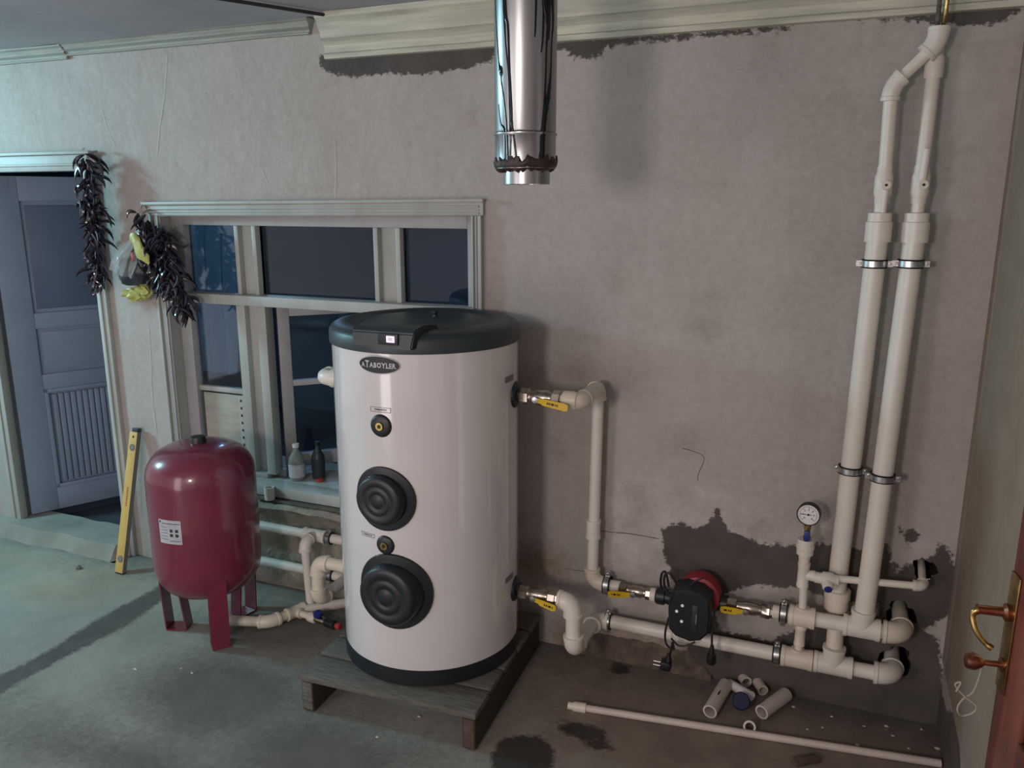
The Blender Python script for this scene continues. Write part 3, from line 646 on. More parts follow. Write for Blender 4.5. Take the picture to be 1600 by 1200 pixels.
# ---------------------------------------------------------------- pallet
PA=math.radians(2.6)
pal=thing('wooden_pallet','low grey wooden pallet under the white boiler','pallet',(-1.28,-.37,0))
Rz=Matrix.Rotation(PA,4,'Z'); pc=Vector((-1.280,-.385,0))
def pb(x0,x1,y0,y1,z0,z1,bev=.003,seed=0):
    bm=bmesh.new(); vs=box(bm,((x0+x1)/2,(y0+y1)/2,(z0+z1)/2),(x1-x0,y1-y0,z1-z0),None,bev)
    bmesh.ops.transform(bm,matrix=Matrix.Translation(pc)@Rz,verts=bm.verts[:]); return bm
yy=-.335
for k in range(5):
    wd=[.125,.118,.125,.12,.125][k]; obj('plank',pb(-.323+.004*math.sin(k*3),.323+.003*math.sin(k*5),yy,yy+wd,.121,.143),M['wood'],pal); yy+=wd+.012
for i,x in enumerate((-.318,-.02,.273)):
    st_=obj('stringer',pb(x,x+.045,-.325+(.18 if i==1 else 0),.335,.004,.120,.004),M['woodd'],pal)
    if i!=1: obj('end_grain',pb(x+.004,x+.041,-.3265,-.324,.010,.112,.002),M['woodr'] if i==2 else M['wood'],st_)
# ---------------------------------------------------------------- boiler
BC=Vector((-1.2733,-.3536,0)); BR=.309; BZ=.1435
boiler=thing('water_boiler','tall white cylindrical water boiler with black lid standing on the pallet','boiler',(BC.x,BC.y,BZ))
obj('base_ring',lathe([(BZ,.300),(BZ+.005,.3105),(.190,.3115),(.203,.3115)],BC,(0,0,1),96),M['blk'],boiler)
shell=obj('shell',lathe([(.200,BR),(1.262,BR)],BC,(0,0,1),128),M['boiler'],boiler)
obj('lid',lathe([(1.252,.3125),(1.253,.3155),(1.262,.3165),(1.292,.3155),(1.305,.308),(1.313,.294),(1.317,.27),(1.318,.235),(1.312,.228),(1.311,.20),(1.314,.19),(1.318,.17),(1.320,0)],BC,(0,0,1),96,ends=False),M['lid'],boiler,ang=50)
obj('lid_knob',lathe([(1.318,.008),(1.328,.007),(1.332,.013),(1.338,.013),(1.341,0)],Vector((BC.x+.02,BC.y+.03,0)),(0,0,1),14,ends=False),M['blk'],boiler)
# control housing on the front of the lid
hx0,hx1=P(552,515,-.66).x,P(650,515,-.66).x
bm=bmesh.new(); yb=-.52; yf=-.672
pr=[(yb,1.316),(yb,1.326),(-.60,1.336),(yf+.012,1.330),(yf,1.318),(yf-.004,1.272),(yf+.02,1.268),(yb,1.285)]
A=[bm.verts.new((hx0+(0 if z>1.28 else .01),y,z)) for y,z in pr];B=[bm.verts.new((hx1-(0 if z>1.28 else .01),y,z)) for y,z in pr]
for k in range(len(pr)): bm.faces.new((A[k],A[(k+1)%len(pr)],B[(k+1)%len(pr)],B[k]))
bm.faces.new(A);bm.faces.new(B); bmesh.ops.bevel(bm,geom=bm.edges[:],offset=.004,segments=2,affect='EDGES'); hs=obj('control_housing',bm,M['lid'],boiler)
dx=P(605,512,-.68).x; obj('display_bezel',bx(dx-.034,dx+.034,yf-.009,yf,1.283,1.317,.003),M['blk'],boiler)
dsp=obj('display',bx(dx-.004,dx+.024,yf-.0105,yf-.008,1.291,1.311,.001),M['lcd'],boiler)
def text_bm(s,size,bold=0):
    cu=bpy.data.curves.new('t','FONT'); cu.body=s; cu.size=size; cu.align_x='CENTER'; cu.align_y='CENTER'; cu.offset=bold; cu.resolution_u=3
    o=bpy.data.objects.new('t',cu); C.objects.link(o); dg=bpy.context.evaluated_depsgraph_get(); me=bpy.data.meshes.new_from_object(o.evaluated_get(dg))
    bm=bmesh.new(); bm.from_mesh(me); bpy.data.objects.remove(o); bpy.data.curves.remove(cu); bpy.data.meshes.remove(me); return bm
def wtext(s,size,u,v,dep,c,r,th,bold=0,squash=1.0):
    bm=text_bm(s,size,bold)
    for vt in bm.verts: vt.co=Vector((u+vt.co.x*squash,dep,v+vt.co.y))
    return wrap(bm,c,r,th)
bm=text_bm('88',.014,.0004)
for v in bm.verts: v.co=Vector((dx+.010+v.co.x,yf-.0112,1.301+v.co.y))
obj('display_digits',bm,M['wht'],dsp)
TH=math.radians(-90.5)
# oval badge with ring and lettering
zbad=P(592,570,-.66).z; ub=(P(592,570,-.66).x-BC.x)
def disc(rx,rz,u,z,dep,n=40,m=6,bm=None):
    bm=bm or bmesh.new(); c=bm.verts.new((u,dep,z)); pr=None
    for j in range(1,m+1):
        rg=[bm.verts.new((u+rx*j/m*math.cos(2*PI*k/n),dep,z+rz*j/m*math.sin(2*PI*k/n))) for k in range(n)]
        for k in range(n):
            if pr is None: bm.faces.new((c,rg[k],rg[(k+1)%n]))
            else: bm.faces.new((pr[k],rg[k],rg[(k+1)%n],pr[(k+1)%n]))
        pr=rg
    return bm
uu=math.asin(max(-1,min(1,ub/BR)))*BR
bad=obj('oval_badge',wrap(disc(.072,.0285,uu,zbad,.0016),BC,BR,math.radians(-90)),M['ink'],boiler)
bm=bmesh.new(); n=48
for ra,rb in ((.0715,.0705),):
    a=[bm.verts.new((uu+ra*math.cos(2*PI*k/n),.0022,zbad+(ra-.0435)*math.sin(2*PI*k/n))) for k in range(n)];b=[bm.verts.new((uu+(rb-.001)*math.cos(2*PI*k/n),.0022,zbad+(rb-.0448)*math.sin(2*PI*k/n))) for k in range(n)]
    for k in range(n): bm.faces.new((a[k],a[(k+1)%n],b[(k+1)%n],b[k]))
obj('badge_rim',wrap(bm,BC,BR,math.radians(-90)),M['sil'],bad)
x=uu-.0605
for ch,sz in (('A',.019),('T',.029),('A',.021),('B',.021),('O',.021),('Y',.021),('L',.021),('E',.021),('R',.021)):
    bm=text_bm(ch,sz,.0006); w_=max(v.co.x for v in bm.verts)-min(v.co.x for v in bm.verts); mn=min(v.co.x for v in bm.verts); mz=min(v.co.y for v in bm.verts); mxz=max(v.co.y for v in bm.verts)
    q=.82; base=zbad-.0085+(0 if ch!='T' else -.001)
    xo=x
    for v in bm.verts: v.co=Vector((xo+(v.co.x-mn)*q,.0024,base+(v.co.y-mz)))
    # serifs
    if ch not in 'O':
        for cx_ in ([0,w_*q] if ch in 'ABREY' and ch!='B' else [w_*q/2] if ch=='T' else [0.0]):
            zf=base if ch!='Y' else base+(mxz-mz)
            wgrid(xo+cx_-.0022,xo+cx_+.0026,zf-.0002,zf+.0010,.0024,1,bm)
    x=xo+w_*q+.0021
    obj('badge_letter',wrap(bm,BC,BR,math.radians(-90)),M['sil'],bad)
def boxlabel(px,py,w_,h_,txt,tilt=0):
    p=P(px,py,-.66); u=math.asin((p.x-BC.x)/BR)*BR
    bm=bmesh.new(); t_=.0011
    wgrid(u-w_/2,u+w_/2,p.z+h_/2-t_,p.z+h_/2,.001,4,bm);wgrid(u-w_/2,u+w_/2,p.z-h_/2,p.z-h_/2+t_,.001,4,bm);wgrid(u-w_/2,u-w_/2+t_,p.z-h_/2,p.z+h_/2,.001,1,bm);wgrid(u+w_/2-t_,u+w_/2,p.z-h_/2,p.z+h_/2,.001,1,bm)
    o=obj('label_frame',wrap(bm,BC,BR,math.radians(-90)),M['ink'],boiler)
    obj('label_text',wtext(txt,h_*.52,u,p.z,.0014,BC,BR,math.radians(-90),.0001),M['ink'],o)
boxlabel(595,640,.070,.0155,'TERMOSTAT'); boxlabel(574,836,.056,.013,'TERMOSTAT')
def thermo(px,py,r,ro=0):
    p=P(px,py,-.66); u=p.x-BC.x; ys=BC.y-math.sqrt(BR**2-u*u); c=Vector((p.x,ys+.004,p.z)); d=Vector((u,ys-BC.y,0)).normalized()
    g=obj('thermostat_grommet',lathe([(-.012,r),(.004,r),(.008,r*.93),(.011,r*.75),(.012,r*.3),(.012,0)],c,d,32,ends=False),M['blk'],boiler)
    obj('brass_pocket',lathe([(.010,.0125),(.017,.0125),(.017,.0065),(.012,.006),(.012,0)],c,d,6 if False else 18,ends=False),M['brass'],g)
    obj('pocket_bore',lathe([(.0125,.0062),(.0172,.0060),(.0172,0)],c,d,14,ends=False),M['ink'],g)
thermo(596,665,.0365); 
def cover(px,py,r,rc,dxc,dzc,h):
    p=P(px,py,-.66); u=math.asin((p.x-BC.x)/BR)*BR
    bm=bmesh.new(); n=48; m=5; c=bm.verts.new((u,.009,p.z)); pr=None
    lay=[(.3,.009),(.6,.009),(.9,.009),(.98,.0075),(1.0,.003),(1.0,-.002)]
    for f,dp in lay:
        rg=[bm.verts.new((u+r*f*math.cos(2*PI*k/n),dp,p.z+r*f*math.sin(2*PI*k/n))) for k in range(n)]
        for k in range(n):
            if pr is None: bm.faces.new((c,rg[k],rg[(k+1)%n]))
            else: bm.faces.new((pr[k],rg[k],rg[(k+1)%n],pr[(k+1)%n]))
        pr=rg
    fl=obj('flange_cover',wrap(bm,BC,BR,math.radians(-90)),M['blk'],boiler)
    ux=p.x-BC.x+dxc; ys=BC.y-math.sqrt(BR**2-ux*ux)
    c=Vector((p.x+dxc,ys,p.z+dzc))
    pf=[(-.055,rc*1.08),(h*.55,rc*1.0),(h*.80,rc*.97),(h*.95,rc*.90),(h,rc*.80),(h,rc*.66),(h*.94,rc*.62),(h*.94,rc*.54),(h*1.0,rc*.50),(h,rc*.36),(h*.93,rc*.32),(h*.93,rc*.26),(h*.99,rc*.22),(h,0)]
    obj('domed_cap',lathe(pf,c,(-.02,-1,0),56,ends=False),M['blk'],fl,ang=60)
cover(601,779,.106,.082,-.004,.0,.036); cover(616,924,.130,.102,-.006,-.004,.044)
thermo(603,851,.032)
# right-hand outlet grommets with side labels
def grom(z,r=.044):
    th=math.radians(7); d=Vector((math.cos(th),math.sin(th),0)); c=BC+d*(BR-.004)+Vector((0,0,z))
    obj('outlet_grommet',lathe([(-.01,r),(.006,r),(.012,r*.9),(.016,r*.6),(.03,r*.48),(.031,.018)],c,d,32),M['blk'],boiler)
    # small stuck-on strip above it
    thl=math.radians(-3); bm=wgrid(-.03,.03,z+.055,z+.075,.0012,4); obj('outlet_strip',wrap(bm,BC,BR,thl),M['dgry'],boiler)
grom(1.075);grom(.380)
# left side outlets with steel sockets
def lout(z,r=.034):
    d=Vector((-1,0,0)); c=Vector((BC.x-BR+.01,-.362,z)); obj('inlet_socket',lathe([(-.03,r),(.022,r),(.024,r*.85)],c,d,20),M['zinc'],boiler)
lout(.362,.030);lout(1.083,.030)
# ---------------------------------------------------------------- plumbing
def run(name,label,loc,group=None): return thing(name,label,'pipe',loc,group)
def valve(name,label,p,d,L,r,hand,levdir,col='yel',nut=True,out=Vector((0,-1,0))):
    """ball valve from p along d; lever on the camera side"""
    p=Vector(p);d=Vector(d).normalized(); t=thing(name,label,'valve',p)
    obj('union_nut',lathe([(0,r*.95),(.004,r*1.05),(L*.20,r*1.05),(L*.22,r*.9)],p,d,6),M['nick'],t)
    obj('valve_body',lathe([(L*.20,r*.80),(L*.30,r*.82),(L*.36,r*1.0),(L*.60,r*1.0),(L*.66,r*.82),(L*.72,r*.82)],p,d,24),M['nick'],t)
    obj('end_nut',lathe([(L*.72,r*1.0),(L*.74,r*1.12),(L*.90,r*1.12),(L*.92,r*.95),(L,r*.9)],p,d,8),M['nick'],t)
    if hand is not None:
        o=p+d*L*.42; q=o+out*(r*1.55)
        obj('stem_nut',lathe([(r*.7,.008),(r*1.35,.008),(r*1.4,.011),(r*1.65,.011),(r*1.7,.004)],o,out,6),M['zinc'],t)
        ld=Vector(levdir).normalized(); sd=out.cross(ld)
        bm=bmesh.new(); pts=[(0,.007,0),(.02,.008,.0),(.03,.011,.004),(hand-.012,.0125,.006),(hand-.003,.0105,.006),(hand,.006,.006)]
        rg=[]
        for u,hw,up_ in pts:
            c=q+ld*u+out*up_; rg.append([bm.verts.new(c+sd*hw),bm.verts.new(c-sd*hw),bm.verts.new(c-sd*hw-out*.003),bm.verts.new(c+sd*hw-out*.003)])
        for A,B in zip(rg,rg[1:]):
            for k in range(4): bm.faces.new((A[k],A[(k+1)%4],B[(k+1)%4],B[k]))
        bm.faces.new(rg[0]);bm.faces.new(rg[-1]); lev=obj('lever',bm,M[col],t,ang=30)
        bm=bmesh.new()
        for u,ww in ((.045,.004),(.052,.004),(.060,.010),(.074,.003),(.080,.003)):
            if u<hand-.01:
                c=q+ld*u+out*.0066; bm.faces.new([bm.verts.new(c+sd*.0035+ld*0),bm.verts.new(c+sd*.0035+ld*ww),bm.verts.new(c-sd*.0035+ld*ww),bm.verts.new(c-sd*.0035)])
        obj('lever_print',bm,M['ink'],lev)
    return t
X_=Vector((1,0,0));Y_=Vector((0,1,0));Z_=Vector((0,0,1))
# A: upper outlet of boiler
ya=-.322
valve('ball_valve','nickel ball valve with yellow lever on the upper right boiler outlet',(-.945,ya,1.075),X_,.155,.026,.118,(1,-.1,-.10))
A=run('supply_pipe','white plastic pipe dropping from the upper boiler outlet down to the pump',(-.755,-.07,.33))
obj('socket',lathe([(0,.030),(.03,.031),(.045,.027)],(-.795,ya,1.075),X_,20),M['ppr2'],A)
obj('elbow',elbow_bm((-.742,ya,1.073),-X_,(-.02,1,0),.0285,.05),M['ppr2'],A)
obj('pipe',cyl((-.743,ya+.03,1.073),(-.752,-.10,1.066),.0255),M['ppr'],A)
obj('elbow',elbow_bm((-.756,-.062,1.064),(0.0,-1,0),-Z_,.0275,.045),M['ppr2'],A)
obj('pipe',cyl((-.756,-.062,1.03),(-.762,-.062,.35),.0205),M['ppr'],A)
obj('coupling',coupling_bm((-.762,-.062,.535),Z_,.0255,.035),M['ppr'],A)
obj('elbow',elbow_bm((-.762,-.064,.326),Z_,X_,.028,.055,.05),M['ppr2'],A)
obj('pipe',cyl((-.73,-.064,.326),(-.655,-.064,.326),.021),M['ppr'],A)
# pump line
PYp=-.105
valve('ball_valve','small nickel ball valve with brown-yellow lever left of the pump',(-.655,-.075,.326),X_,.135,.021,.09,(-1,0,-.12))
# pump
pump=thing('circulation_pump','black box circulation pump with red body and cables mounted on the lower pipes','pump',(-.385,-.08,.33))
obj('pump_inlet',lathe([(0,.022),(.008,.030),(.035,.030),(.036,.024),(.07,.028)],(-.523,-.078,.327),X_,20),M['blk'],pump)
obj('washer',lathe([(0,.024),(.01,.026),(.02,.024)],(-.540,-.078,.327),X_,20),M['ppr'],pump)
obj('pump_outlet',lathe([(0,.026),(.03,.028),(.032,.030),(.055,.030)],(-.325,-.085,.345),X_,20),M['blk'],pump)
obj('motor_body',lathe([(0,.045),(.01,.070),(.045,.074),(.072,.070),(.078,.055)],(-.366,-.050,.372),(0,-1,0),32),M['redp'],pump)
# black control box: chamfered hexagonal front tapering forward
bm=bmesh.new(); cx_,cz_=-.383,.337
out=[(-.072,.045),(-.055,.088),(-.02,.100),(.035,.094),(.068,.072),(.074,.02),(.072,-.055),(.045,-.088),(.008,-.100),(-.045,-.088),(-.068,-.065),(-.074,0)]
rg=[]
for y,s in ((-.12,.97),(-.135,1.0),(-.175,1.0),(-.200,.93),(-.206,.86)): rg.append([bm.verts.new((cx_+x*s,y,cz_+z*s)) for x,z in out])
for A_,B_ in zip(rg,rg[1:]):
    for k in range(12): bm.faces.new((A_[k],A_[(k+1)%12],B_[(k+1)%12],B_[k]))
bm.faces.new(rg[0]);bm.faces.new(rg[-1]); cb=obj('control_box',bm,M['blk'],pump,ang=30)
for (x,z) in ((-.022,.036),(-.040,.012),(-.022,-.022)): obj('screw',lathe([(0,.0055),(.003,.005),(.003,0)],(cx_+x,-.205,cz_+z),(0,-1,0),12,ends=False),M['led'],cb)
obj('display_strip',bx(cx_+.012,cx_+.030,-.2085,-.205,cz_-.045,cz_+.045,.001),M['lid'],cb); obj('indicator_bar',bx(cx_+.024,cx_+.028,-.210,-.208,cz_-.02,cz_+.014),M['dgry'],cb)
cab=[]
a=(-.475,-.13,.40)
cable=sweep(smoothpath([(-.43,-.14,.40),(-.452,-.14,.435),(-.468,-.14,.45),(-.482,-.14,.435),(-.478,-.14,.39),(-.455,-.15,.37)],8),.0042,8); sweep(smoothpath([(-.44,-.13,.38),(-.49,-.13,.385),(-.492,-.14,.44),(-.478,-.14,.45),(-.465,-.14,.40)],8),.0042,8,cable)
obj('cable_loop',cable,M['rub'],pump)
obj('cable_tail',sweep(smoothpath([(-.39,-.17,.425),(-.375,-.17,.45),(-.352,-.17,.466)],6),.0034,8),M['rub'],pump)
obj('left_cable',sweep(smoothpath([(-.455,-.17,.30),(-.462,-.185,.25),(-.455,-.19,.21),(-.43,-.19,.195),(-.435,-.19,.22),(-.438,-.19,.19),(-.446,-.185,.160)],8),.0038,8),M['rub'],pump)
obj('right_cable',sweep(smoothpath([(-.312,-.17,.34),(-.306,-.185,.28),(-.303,-.19,.24)],6),.0038,8),M['rub'],pump)
obj('low_cable',sweep(smoothpath([(-.44,-.19,.235),(-.415,-.19,.215),(-.385,-.19,.220),(-.36,-.18,.235)],8),.0036,8),M['rub'],pump)
pg=bx(-.472,-.436,-.205,-.165,.112,.145,.006); lathe([(0,.012),(.03,.006)],(-.446,-.185,.143),Z_,12,pg); o=obj('mains_plug',pg,M['rub'],pump)
for zz in(.120,.134): obj('plug_pin',cyl((-.498,-.185,zz),(-.470,-.185,zz),.0022,8),M['zinc'],o)
obj('plug_socket',lathe([(0,.006),(.03,.010),(.034,.015),(.062,.017),(.070,.012)],(-.302,-.19,.240),-Z_,10),M['rub'],pump)
valve('ball_valve','nickel ball valve with bright yellow lever right of the pump',(-.272,-.098,.352),X_,.155,.023,.082,(-1,0,-.02))
# B: upper horizontal line to wall
yb_=-.115; zb_=.364
B=run('return_pipe','upper horizontal white pipe running from the pump valve into the wall hole',(.1,yb_,.3))
obj('pipe',cyl((-.12,-.105,.360),(-.05,yb_,zb_),.023),M['ppr2'],B)
obj('tee',tee_bm((-.030,yb_,zb_),X_,Z_,.0335,.040,.036,.020),M['ppr2'],B)
obj('tee_stub',tee_bm((-.030,yb_,zb_),X_,-Z_,.0330,.038,.040,.018),M['ppr2'],B)
obj('pipe',cyl((0,yb_,zb_),(.24,yb_,zb_),.0245),M['ppr'],B)
obj('tee',tee_bm((.150,yb_,zb_),X_,(.03,.02,1),.034,.055,.060,.034),M['ppr'],B)
obj('elbow',elbow_bm((.268,yb_,zb_),-X_,Y_,.0345,.055,.05),M['ppr2'],B)
obj('pipe',cyl((.268,yb_+.03,zb_),(.268,.10,zb_+.01),.0245),M['ppr'],B)
# C: lower line
yc=-.085;zc=.195
Cc=run('return_pipe','lowest horizontal white pipe passing under the pump into the wall',(-.2,yc,.17))
obj('pipe',cyl((-.715,yc,zc-.002),(-.06,yc,zc),.0245),M['ppr'],Cc)
obj('tee',tee_bm((-.035,yc,zc),X_,Z_,.0335,.050,.036,.020),M['ppr2'],Cc)
obj('pipe',cyl((0,yc,zc),(.25,yc,zc+.003),.0245),M['ppr'],Cc)
obj('tee',tee_bm((.078,yc,zc+.002),X_,Z_,.034,.060,.065,.034),M['ppr'],Cc)
obj('elbow',elbow_bm((.258,yc,zc+.004),-X_,Y_,.0345,.055,.05),M['ppr'],Cc)
obj('pipe',cyl((.258,yc+.03,zc+.004),(.262,.10,zc+.015),.0245),M['ppr'],Cc)
obj('elbow',elbow_bm((-.738,yc,zc-.003),X_,-Y_,.0315,.050,.045),M['ppr'],Cc)
obj('pipe',cyl((-.738,yc-.03,zc-.003),(-.745,-.30,.200),.0255),M['ppr'],Cc)
obj('elbow',elbow_bm((-.747,-.327,.200),Y_,Z_,.033,.052,.045),M['ppr'],Cc)
obj('pipe',cyl((-.747,-.327,.23),(-.749,-.327,.35),.0265),M['ppr'],Cc)
obj('elbow',elbow_bm((-.750,-.327,.376),-Z_,-X_,.0315,.052,.048),M['ppr'],Cc)
valve('ball_valve','nickel ball valve with yellow lever on the lower right boiler outlet',(-.945,-.327,.378),X_,.148,.024,.088,(1,-.05,-.16))
# D: thin line, gauge stack
yd=-.118
D=run('thin_pipe','thin white upright pipe carrying the gauge with a branch to the wall',(-.035,yd,.23))
obj('pipe',cyl((-.030,yd,zb_+.03),(-.038,yd,.60),.0125),M['ppr'],D)
obj('tee',tee_bm((-.037,yd,.515),Z_,X_,.018,.042,.036,.0165),M['ppr'],D)
obj('coupling',lathe([(-.05,.016),(-.02,.019),(-.018,.026),(.0,.026),(.002,.028),(.012,.028),(.014,.026),(.034,.026),(.034,.018)],(-.038,yd,.605),Z_,20),M['ppr'],D)
obj('pipe',cyl((-.030,yd+.015,zb_-.03),(-.032,yc,zc+.03),.0125),M['ppr'],D)
obj('coupling',coupling_bm((-.031,-.10,.285),Z_,.0165,.032),M['ppr2'],D)
obj('pipe',cyl((-.01,yd,.513),(.30,-.10,.530),.0115),M['ppr'],D)
obj('elbow',elbow_bm((.312,-.10,.530),-X_,(0,1,.1),.0165,.028),M['ppr'],D)
obj('pipe',cyl((.312,-.08,.532),(.318,.10,.552),.0115),M['ppr'],D)
v2=thing('stop_valve','white plastic stop valve with blue cap behind the pipes','valve',(.035,yd,.505))
obj('valve_body',lathe([(-.032,.018),(-.012,.018),(-.008,.023),(.02,.023),(.026,.018),(.04,.016)],(.030,yd,.512),X_,20),M['ppr'],v2)
obj('valve_neck',lathe([(0,.018),(.034,.017),(.040,.013)],(.036,yd,.508),(.12,-.93,-.30),18),M['ppr'],v2)
obj('blue_cap',lathe([(.036,.012),(.044,.012),(.047,0)],(.036,yd,.508),(.12,-.93,-.30),18,ends=False),M['blue'],v2)
# gauge
gz=.724; gx=-.036; g=thing('pressure_gauge','round white-faced pressure gauge on top of the thin upright pipe','gauge',(gx,yd,.635))
gv=thing('gauge_valve','small brass gauge valve with blue lever just under the pressure gauge','valve',(gx,yd,.635))
obj('brass_body',lathe([(0,.012),(.012,.012),(.014,.009),(.035,.009),(.037,.011),(.048,.011)],(gx,yd,.636),Z_,8),M['brass'],gv)
obj('blue_lever',bx(gx-.009,gx+.009,yd-.026,yd-.016,.640,.674,.003),M['blue'],gv)
gd=Vector((-.10,-1,.06)).normalized(); gc=Vector((gx,yd,gz))
obj('stem',lathe([(.682-gz,.0085),(.694-gz,.0085),(.696-gz,.006),(-.03,.006)],gc,Z_,6),M['brass'],g)
obj('case',lathe([(-.018,.030),(-.016,.036),(.010,.0365),(.013,.035),(.013,.0325),(.009,.0325)],gc,gd,36),M['blk'],g)
fc=obj('dial_face',lathe([(.0095,.0325),(.0098,0)],gc,gd,36,ends=False),M['wht'],g)
gx1,gy1,_=frame(gd,(0,0,1)); gy1=-gy1 if gy1.x<0 else gy1
bm=bmesh.new()
def gline(a,r0,r1,hw,dep=.0103):
    u=gx1*math.cos(a)+gy1*math.sin(a); v=-gx1*math.sin(a)+gy1*math.cos(a); o_=gc+gd*dep
    bm.faces.new([bm.verts.new(o_+u*r0+v*hw),bm.verts.new(o_+u*r1+v*hw),bm.verts.new(o_+u*r1-v*hw),bm.verts.new(o_+u*r0-v*hw)])
for k in range(25): gline(math.radians(-135+270*k/24),.024 if k%4 else .021,.028,.0006)
obj('scale_marks',bm,M['ink'],fc)
for k in range(7):
    a=math.radians(-135+45*k); tb=text_bm(str(k),.0085,.0002); o_=gc+gd*.0104+gx1*.0165*math.cos(a)+gy1*.0165*math.sin(a)
    for v in tb.verts: v.co=o_+gy1*v.co.x+gx1*v.co.y
    obj('scale_numeral',tb,M['ink'],fc)
bm=bmesh.new(); gline(math.radians(-92),-.010,.024,.0009,.0116); nb=bm; lathe([(.0105,.0035),(.0122,.0035),(.0122,0)],gc,gd,14,nb,ends=False); obj('needle',nb,M['ink'],g)
# E: left riser, F: right riser
LR=run('riser_pipe','left one of the two tall white riser pipes on the right',(.075,-.05,.25))
obj('pipe',cyl((.078,-.082,.24),(.076,-.060,.335),.0265),M['ppr2'],LR)
obj('coupling',lathe([(-.06,.026),(-.045,.027),(-.043,.038),(-.005,.038),(-.003,.041),(.025,.041),(.027,.036)],(.072,-.048,.425),Z_,24),M['ppr2'],LR)
lt=Vector((.086,-.072,1.60)); lb_=Vector((.068,-.050,.44))
obj('pipe',cyl(lb_,lt,.0300,24),M['ppr'],LR)
def riser_top(par,x,z0,y):
    obj('coupling',lathe([(-.035,.033),(-.035,.037),(.022,.037),(.024,.033),(.048,.033),(.050,.026)],(x,y,z0),Z_,24),M['ppr'],par)
    obj('pipe',cyl((x,y,z0+.03),(x,y,z0+.10),.018),M['ppr'],par)
riser_top(LR,.0865,1.615,-.072)
def vlv(name,label,x,y,z):
    t=thing(name,label,'valve',(x,y,z)); obj('valve_body',lathe([(0,.0205),(.018,.021),(.03,.025),(.075,.025),(.088,.021),(.105,.0205)],(x,y,z),Z_,22),M['ppr'],t)
    obj('stem_boss',lathe([(0,.017),(.024,.016),(.028,.012)],(x+.004,y,z+.052),(.1,-1,0),18),M['ppr'],t); obj('screw_hole',lathe([(.0275,.0042),(.0288,.004)],(x+.004,y,z+.052),(.1,-1,0),12),M['ink'],t)
    return t
vl1=vlv('inline_valve','white valve with dark screw on the left riser',.0875,-.072,1.690); obj('handle_sleeve',cyl((.094,-.092,1.728),(.093,-.092,1.660),.010,14,None,.008),M['ppr'],vl1)
obj('pipe',cyl((.088,-.072,1.79),(.084,-.072,2.0),.019),M['ppr'],LR)
obj('elbow',elbow_bm((.083,-.072,2.012),-Z_,(.68,-.02,.72),.0245,.038),M['ppr'],LR)
obj('pipe',cyl((.095,-.072,2.025),(.180,-.074,2.112),.0165),M['ppr'],LR)
obj('elbow',elbow_bm((.188,-.074,2.122),(-.68,.02,-.72),(.02,.0,1),.027,.040),M['ppr'],LR)
RR=run('riser_pipe','right one of the two tall white riser pipes beside the corner',(.16,-.1,.39))
obj('pipe',cyl((.155,-.112,.42),(.183,-.072,1.60),.0300,24),M['ppr'],RR); riser_top(RR,.184,1.615,-.072)
vl2=vlv('inline_valve','white valve with dark screw and handle sleeve on the right riser',.184,-.072,1.690)
bm=cyl((.186,-.092,1.756),(.190,-.092,1.84),.012,14,None,.010); obj('handle_sleeve',bm,M['ppr'],vl2)
obj('pipe',cyl((.184,-.072,1.79),(.188,-.050,2.06),.019),M['ppr'],RR)
obj('coupling',lathe([(-.03,.022),(-.03,.025),(.02,.025),(.03,.022)],(.188,-.048,2.062),Z_,20),M['ppr'],RR)
obj('pipe',cyl((.188,-.046,2.08),(.190,-.03,2.13),.020),M['ppr'],RR)
CB=thing('ceiling_cables','pair of thin brownish tubes from the risers up through the cornice','tube',(.185,-.07,2.15))
for dx_ in(-.010,.008): obj('tube',sweep(smoothpath([(.190+dx_*.6,-.074,2.15),(.190+dx_,-.10,2.20),(.188+dx_,-.11,2.30),(.188+dx_,-.11,CEIL)],6),.0062,10),M['brass'] if dx_>0 else M['rotten'],CB)
# clamps
def clamp(label,c,axis,r,ear,group='rubber-lined pipe clamps'):
    c=Vector(c);axis=Vector(axis).normalized(); ear=Vector(ear).normalized(); t=thing('pipe_clamp',label,'pipe clamp',c,group)
    obj('rubber_liner',lathe([(-.0115,r*1.01),(-.013,r+.004),(-.012,r+.0065),(-.008,r+.0045),(.008,r+.0045),(.012,r+.0065),(.013,r+.004),(.0115,r*1.01)],c,axis,28,ends=False),M['rub'],t)
    obj('steel_band',lathe([(-.0085,r+.004),(-.0085,r+.0065),(.0085,r+.0065),(.0085,r+.004)],c,axis,28,ends=False),M['zinc'],t)
    for s in(1,-1):
        e=c+ear*s*(r+.012); sd=axis.cross(ear)
        bm=bmesh.new(); x,y,z=ear*.016,axis*.017,sd*.006
        vs=[bm.verts.new(e+x*a*.5+y*b*.5+z*d_*.5) for a in(-1,1) for b in(-1,1) for d_ in(-1,1)]
        for f in((0,1,3,2),(4,5,7,6),(0,1,5,4),(2,3,7,6),(0,2,6,4),(1,3,7,5)): bm.faces.new([vs[i] for i in f])
        eo=obj('ear',bm,M['zinc'],t); obj('clamp_screw',lathe([(-.009,.0045),(.009,.0045)],e+ear*.002,sd,8),M['nick'],eo)
    wd=Vector((0,1,0)); L=abs(c.y)-r-.004
    if L>.004: obj('wall_stud',cyl(c+wd*(r+.004),c+wd*(abs(c.y)+.0),.004,8),M['zinc'],t)
clamp('rubber-lined steel clamp high on the left riser',(.084,-.0695,1.516),Z_,.0302,X_)
clamp('rubber-lined steel clamp high on the right riser',(.181,-.0745,1.519),Z_,.0302,X_)
clamp('rubber-lined steel clamp halfway down the left riser',(.0735,-.057,.868),Z_,.0302,(1,0,-.02))
clamp('rubber-lined steel clamp halfway down the right riser',(.166,-.0965,.868),Z_,.0302,X_)
